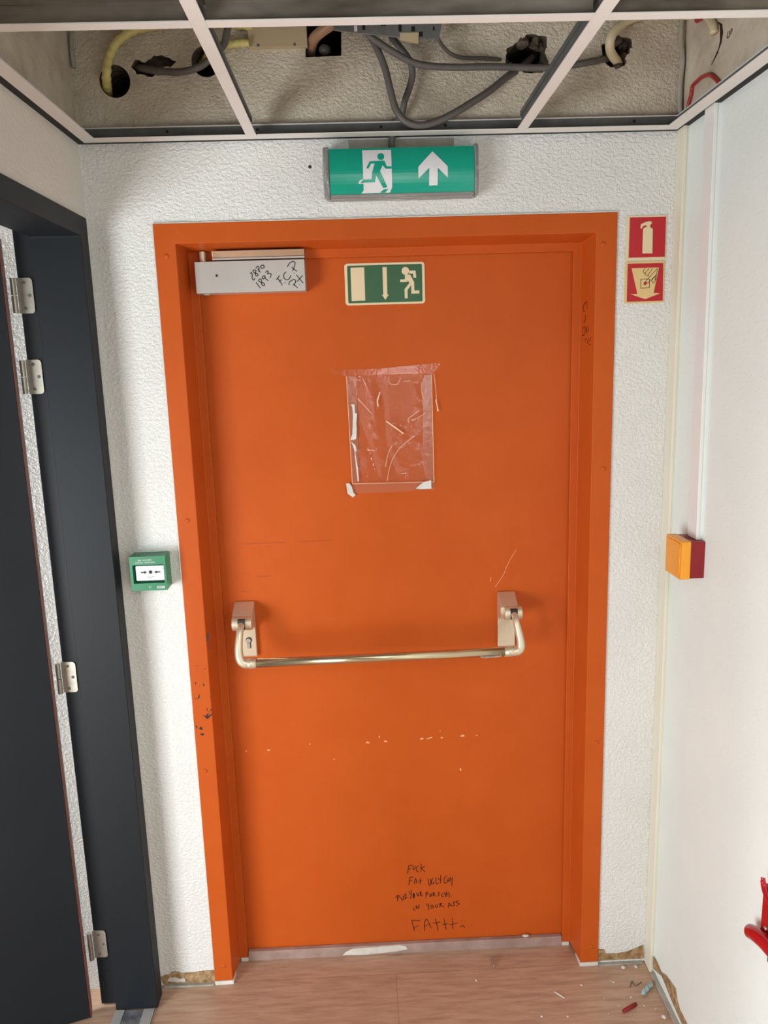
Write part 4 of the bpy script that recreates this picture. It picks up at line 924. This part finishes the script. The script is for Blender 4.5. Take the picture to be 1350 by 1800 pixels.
# lock cylinder on the left plate
bm = NB()
kx = -0.4185
keyh = disc(kx, 1.036, 0.0085, 18)
prism(bm, keyh, 'y', 0.0775, 0.0806)
box(bm, kx - 0.005, kx + 0.005, 0.0776, 0.0806, 1.012, 1.034)
lk = obj('lock_cylinder', bm, M_INK, lb)
bm = NB()
prism(bm, disc(kx - 0.001, 1.035, 0.0065, 18), 'y', 0.0765, 0.0776)
box(bm, kx - 0.0045, kx + 0.003, 0.0765, 0.0776, 1.0125, 1.03)
obj('cylinder_core', bm, M_STEEL, lb)
obj('bar', tube(NB(), [(-0.39, -0.022, 1.0065), (0.29, -0.022, 1.011)], 0.0122, 28), M_BRASS_DARK, pb, smooth=True)
bm = pen(NB(), [[(0.222, 1.0035), (0.232, 1.001), (0.245, 1.0025), (0.258, 1.002), (0.275, 1.0045)]], 0.005, lambda u, v: (u, -0.0318, v))
obj('worn_label', bm, M_CAULK, pb)['label'] = 'torn white sticker remains on the bar'

# ------------------------------------------------------------------ taped plastic film on the door
ps = empty('plastic_film', (0, DY, 1.44))
tag(ps, 'clear crinkled plastic film taped over the middle of the orange door', 'plastic film')
from mathutils import noise as mn
bm = NB()
q = FILM['sheet']
NX, NZ = 60, 84
grid = []
for j in range(NZ + 1):
    v = j / NZ
    row = []
    for i in range(NX + 1):
        u = i / NX
        top = Vector(q[0]).lerp(Vector(q[1]), u)
        bot = Vector(q[3]).lerp(Vector(q[2]), u)
        p = bot.lerp(top, v)
        edge = min(u, 1 - u, v, 1 - v)
        w = min(1.0, edge / 0.12)
        # big folds fanning from the right-hand side, and small crinkle
        n1 = abs(mn.noise(Vector((u * 3.2 + v * 1.4, v * 1.1 - u * 0.7, 3.7))))
        n2 = mn.noise(Vector((u * 9, v * 11, 1.3)))
        h = 0.0015 + w * (0.0034 * (1 - min(1, n1 * 3.2)) ** 2 + 0.0006 * n2)
        row.append(bm.verts.new((p.x, DY - h, p.y)))
    grid.append(row)
for j in range(NZ):
    for i in range(NX):
        bm.faces.new((grid[j][i], grid[j][i + 1], grid[j + 1][i + 1], grid[j + 1][i]))
film = obj('film_sheet', bm, M_FILM, ps, smooth=True)
for k, nm in (('left', 'side tape'), ('right', 'side tape'), ('bottom', 'bottom tape'), ('top', 'top tape')):
    y0 = DY - (0.0060 if k != 'top' else 0.0068)
    bm = NB()
    face = bm.faces.new([bm.verts.new((x, y0, z)) for x, z in FILM[k]])
    face.normal_update()
    bmesh.ops.triangulate(bm, faces=[face])
    obj('tape', bm, M_TAPE if k != 'top' else M_TAPE_THIN, ps)['label'] = 'clear ' + nm
for k in ('residue', 'residue2', 'corner', 'blob'):
    obj('paper_residue', prism(NB(), FILM[k], 'y', DY - 0.0078, DY - 0.0072), M_CAULK, ps)['label'] = 'torn white paper residue'
for k in ('fold1', 'fold2', 'fold3'):  # folds drawn as pale shapes, their highlight put in as colour
    obj('film_fold_glint', prism(NB(), FILM[k], 'y', DY - 0.0084, DY - 0.0080), M_FILM_GLINT, ps)
for c in CREASE_GLINTS:  # bright lines paint the light caught along the creases
    obj('film_crease_glint', pen(NB(), [c], 0.0011, lambda u, v: (u, DY - 0.0066, v)), M_FILM_GLINT, ps)
outl = [[FILM['sheet'][i], FILM['sheet'][(i + 1) % 4]] for i in range(4)]
obj('film_edge', pen(NB(), outl[1:], 0.0013, lambda u, v: (u, DY - 0.0070, v)), M_FILM_GLINT, ps)

# ------------------------------------------------------------------ green call point
cp = empty('call_point', (-0.645, 0, 1.229))
tag(cp, 'green break-glass call point on the wall left of the orange door', 'call point')
bm = NB()
prism(bm, rounded(-0.691, -0.5985, 1.229, 1.320, 0.002), 'y', -0.030, 0.0)
obj('housing', bm, M_CALLGREEN, cp)
CX = lambda u, v, off=0.0: (-0.691 + 0.0925 * u, -0.05 - off, 1.229 + 0.091 * v)
fx0, fx1, fz0, fz1 = -0.691, -0.5985, 1.229, 1.320
wx0, wx1, wz0, wz1 = -0.684, -0.604, 1.2485, 1.2975
bm = NB()
box(bm, fx0, wx0, -0.05, -0.030, fz0, fz1)
box(bm, wx1, fx1, -0.05, -0.030, fz0, fz1)
box(bm, wx0, wx1, -0.05, -0.030, fz0, wz0)
box(bm, wx0, wx1, -0.05, -0.030, wz1, fz1)
bmesh.ops.remove_doubles(bm, verts=bm.verts[:], dist=1e-6)
fpn = obj('front_frame', bm, M_CALLGREEN, cp)
obj('recess_back', box(NB(), wx0, wx1, -0.0335, -0.0301, wz0, wz1), M_CALLGREEN_D, cp)
gl = obj('glass_plate', prism(NB(), rounded(-0.6775, -0.6045, 1.2545, 1.2935, 0.002), 'y', -0.044, -0.0338), M_SIGNWHITE, cp)
def arrow_r(cx, cz, s):
    return [(cx - 0.008 * s, cz - 0.0014), (cx + 0.001 * s, cz - 0.0014), (cx + 0.001 * s, cz - 0.0042), (cx + 0.0075 * s, cz), (cx + 0.001 * s, cz + 0.0042), (cx + 0.001 * s, cz + 0.0014), (cx - 0.008 * s, cz + 0.0014)]
for nm, P in (('arrow_mark', arrow_r(-0.657, 1.2765, 1)), ('arrow_mark', arrow_r(-0.623, 1.2765, -1)), ('press_dot', disc(-0.640, 1.2768, 0.0046, 20))):
    bm = NB()
    prism(bm, P, 'y', -0.0447, -0.0439)
    obj(nm, bm, M_INK, gl)
obj('caption', pen(NB(), [[(-0.6500, 1.2632), (-0.6425, 1.2638)], [(-0.6395, 1.264), (-0.6320, 1.2645)], [(-0.644, 1.261), (-0.640, 1.2613)]], 0.0011, lambda u, v: (u, -0.0445, v)), M_DARKMETAL, gl)
tm = lambda x, y: (-0.651 + x * 1.45, -0.0506, 1.3088 + y + x * 0.02)
tm2 = lambda x, y: (-0.6495 + x * 1.45, -0.0506, 1.3026 + y + x * 0.02)
obj('lettering', text_bm('BIJ NOOD', 0.0054, tm), M_SIGNWHITE, cp)
obj('lettering', text_bm('DEUR OPENEN', 0.0052, tm2), M_SIGNWHITE, cp)
bm = NB()
prism(bm, rounded(-0.6245, -0.6055, 1.2345, 1.2405, 0.0008), 'y', -0.0508, -0.0499)
mt = obj('maker_tag', bm, M_SIGNWHITE, cp)
obj('tag_print', pen(NB(), [[(-0.6225, 1.2365), (-0.621, 1.239), (-0.6195, 1.2362), (-0.618, 1.2386), (-0.6165, 1.2364), (-0.615, 1.2387), (-0.613, 1.2366), (-0.611, 1.2386), (-0.609, 1.2366), (-0.6075, 1.2385)]], 0.0011, lambda u, v: (u, -0.0511, v)), M_INK, mt)
obj('key_hole', tube(NB(), [(-0.6425 + 0.0024 * math.cos(a * math.pi / 8), -0.0502, 1.238 + 0.0024 * math.sin(a * math.pi / 8)) for a in range(0, 15)], 0.0006, 6), M_SIGNWHITE, cp)

# ------------------------------------------------------------------ right wall: trunking, alarm box, bracket
ct = empty('cable_trunking', (0.719, -0.022, 0))
tag(ct, 'aged cream mini trunking filling the corner from floor to ceiling', 'cable trunking', 'wall trunking')
obj('channel', box(NB(), 0.7205, XR - 0.0002, -0.043, -0.0006, 0.002, ZC + 0.006), M_CREAM_TRUNK, ct)
obj('lid', prism(NB(), rounded(0.7128, 0.7208, -0.0445, -0.0004, 0.001, 3), 'z', 0.002, ZC + 0.006), M_CREAM_TRUNK, ct)
ct2 = empty('cable_trunking', (0.719, -0.185, 1.35))
tag(ct2, 'white mini trunking coming down the right wall to the amber box', 'cable trunking', 'wall trunking')
def sheared(bm, x0, x1, y0, y1, z0, z1, dy):
    v = [bm.verts.new(p) for p in ((x0, y0 - dy, z0), (x1, y0 - dy, z0), (x1, y1 - dy, z0), (x0, y1 - dy, z0), (x0, y0, z1), (x1, y0, z1), (x1, y1, z1), (x0, y1, z1))]
    for fc in ((0, 3, 2, 1), (4, 5, 6, 7), (0, 1, 5, 4), (1, 2, 6, 5), (2, 3, 7, 6), (3, 0, 4, 7)):
        bm.faces.new([v[i] for i in fc])
    return bm
obj('channel', sheared(NB(), 0.7185, XR - 0.0002, -0.2065, -0.160, 1.3525, ZC + 0.004, 0.012), M_WHITE_TRUNK, ct2)
obj('lid', sheared(NB(), 0.7105, 0.7187, -0.208, -0.1585, 1.3525, ZC + 0.004, 0.012), M_WHITE_TRUNK, ct2, bevel=0.0012)
ab = empty('alarm_box', (0.70, -0.195, 1.262))
tag(ab, 'amber-fronted red box under the trunking on the right wall', 'alarm box')
obj('back_box', prism(NB(), rounded(-0.2395, -0.1505, 1.2625, 1.352, 0.002), 'x', 0.690, XR - 0.0002), M_BOXRED, ab)
cv = obj('cover', prism(NB(), rounded(-0.2415, -0.1485, 1.2605, 1.354, 0.004), 'x', 0.6675, 0.6898), M_BOXYELLOW, ab, bevel=0.002)
obj('press_panel', prism(NB(), rounded(-0.236, -0.153, 1.266, 1.3485, 0.012), 'x', 0.6655, 0.6677), M_BOXYELLOW, cv, bevel=0.0008)
obj('conduit_entry', tube(NB(), [(0.709 + 0.012 * math.cos(a * math.pi / 10), -0.19 + 0.016 * math.sin(a * math.pi / 10), 1.3522) for a in range(20)], 0.0008, 6), M_INK, ab)
for yz in ((-0.2, 1.322), (-0.198, 1.305), (-0.21, 1.298)):
    obj('pin_hole', dome(NB(), (0.6654, yz[0], yz[1]), 0.0015, 0.0004, (-1, 0, 0), 8), M_TAN_CONDUIT, cv)

br = empty('wall_bracket', (0.71, -0.66, 0.60))
tag(br, 'glossy red metal wall bracket low on the right wall', 'wall bracket')
obj('bracket_plate', prism(NB(), rounded(-0.73, -0.612, 0.592, 0.722, 0.004), 'x', 0.711, XR - 0.0002), M_GLOSSRED, br, bevel=0.002)
obj('top_lip', tube(NB(), smooth_path([(0.706, -0.6165, 0.737), (0.705, -0.6195, 0.731), (0.704, -0.626, 0.722), (0.702, -0.640, 0.714), (0.702, -0.67, 0.705), (0.704, -0.72, 0.70)], 6), [0.0045] * 6 + [0.0055] * 25, 12), M_GLOSSRED, br, smooth=True)
lob = [(0.704, -0.590, 0.590), (0.701, -0.5945, 0.5935), (0.700, -0.602, 0.598), (0.699, -0.614, 0.6045), (0.698, -0.630, 0.611), (0.699, -0.655, 0.617), (0.701, -0.69, 0.62)]
lp = smooth_path(lob, 6)
obj('lower_prong', tube(NB(), lp, [0.003 + 0.0125 * math.sqrt(min(1.0, i / 9)) for i in range(len(lp))], 20), M_GLOSSRED, br, smooth=True)
for y, z in ((-0.6235, 0.706), (-0.6305, 0.630)):
    obj('screw', dome(NB(), (0.7108, y, z), 0.005, 0.003, (-1, 0, 0)), M_STEEL, br, smooth=True)
obj('back_strip', box(NB(), 0.7205, XR - 0.0002, -0.73, -0.611, 0.722, 0.751), M_SIGNWHITE, br)
obj('lower_rod', tube(NB(), [(0.714, -0.646, 0.595), (0.714, -0.646, 0.566)], 0.004, 10), M_GREYMETAL, br, smooth=True)

# ------------------------------------------------------------------ litter on the floor
def litter(name, label, cat, bm, mat, group=None, smooth=True):
    return tag(obj(name, bm, mat, smooth=smooth), label, cat, group)
(p, q) = LITTER['red']
litter('wall_plug', 'red-brown plastic plug lying on the floor near the right wall', 'wall plug', tube(NB(), [(p[0], p[1], 0.006), (p[0] + (q[0] - p[0]) * 0.55, p[1] + (q[1] - p[1]) * 0.55, 0.006), (q[0], q[1], 0.006)], [0.0045, 0.0058, 0.005], 12), M_BOXRED)
bm = NB()
a = LITTER['blue']
rnd = random.Random(4)
for i in range(6):
    t = i / 5
    bx = a[0][0] + (a[2][0] - a[0][0]) * t
    by = a[0][1] + (a[2][1] - a[0][1]) * t
    r_ = bmesh.ops.create_icosphere(bm, subdivisions=2, radius=0.0065, matrix=Matrix.Translation((bx, by, 0.0066)))
    for v in r_['verts']:
        v.co += Vector([rnd.uniform(-0.0022, 0.0022) for _ in range(2)] + [rnd.uniform(0, 0.002)])
litter('crumpled_wrapper', 'pale blue crumpled wrapper scrap on the floor by the corner', 'wrapper', bm, M_BLUEFOIL, None, False)
bm = NB()
a = [Vector((x, y, 0.004)) for x, y in LITTER['foil']]
tube(bm, smooth_path([a[0], a[1] + Vector((0.004, 0, 0.003)), a[2]], 5), [0.003, 0.004, 0.005, 0.0055, 0.006, 0.006, 0.0055, 0.005, 0.004, 0.0045, 0.003], 10, 0.003)
litter('foil_scrap', 'twisted shiny scrap on the floor in front of the door', 'foil scrap', bm, M_STEEL)
a = [(x, y, 0.0022) for x, y in LITTER['stick']]
litter('plastic_splinter', 'thin white splinter lying on the floor', 'splinter', tube(NB(), a, [0.002, 0.0012], 8), M_WHITE_TRUNK)
a = [(x, y, 0.0018) for x, y in LITTER['wire']]
litter('wire_offcut', 'bent grey wire offcut on the floor near the corner', 'wire', tube(NB(), smooth_path(a, 5), 0.0012, 8), M_GREYCABLE)
rnd = random.Random(11)
lab = 'tiny white plaster crumb lying loose on the wood floor'
size = [0.006, 0.008, 0.008, 0.0035, 0.004, 0.0035, 0.004, 0.0035, 0.0035]
for i, (x, y) in enumerate(LITTER['chips']):
    bm = NB()
    r0 = size[i] if i < len(size) else rnd.uniform(0.0018, 0.003)
    r_ = bmesh.ops.create_icosphere(bm, subdivisions=2, radius=r0 * 0.8, matrix=Matrix.Translation((x, y, 0)))
    for v in r_['verts']:
        v.co += Vector([rnd.uniform(-0.2, 0.2) * r0 for _ in range(3)])
        v.co.z = max(0.0003, v.co.z * 0.6 + r0 * 0.42)
    if y > -0.006 and x > 0.57:
        for v in bm.verts:
            v.co.y -= 0.022
    litter('plaster_crumb', lab, 'plaster crumb', bm, M_CAULK, 'plaster crumbs on the floor', False)
bm = NB()
r_ = bmesh.ops.create_icosphere(bm, subdivisions=2, radius=0.006, matrix=Matrix.Translation((0.372, 0.085, 0.0365)) @ Matrix.Diagonal((1.8, 0.9, 0.6, 1)))
litter('paper_scrap', 'white scrap lying on the grey door sill', 'paper scrap', bm, M_CAULK, None, False)
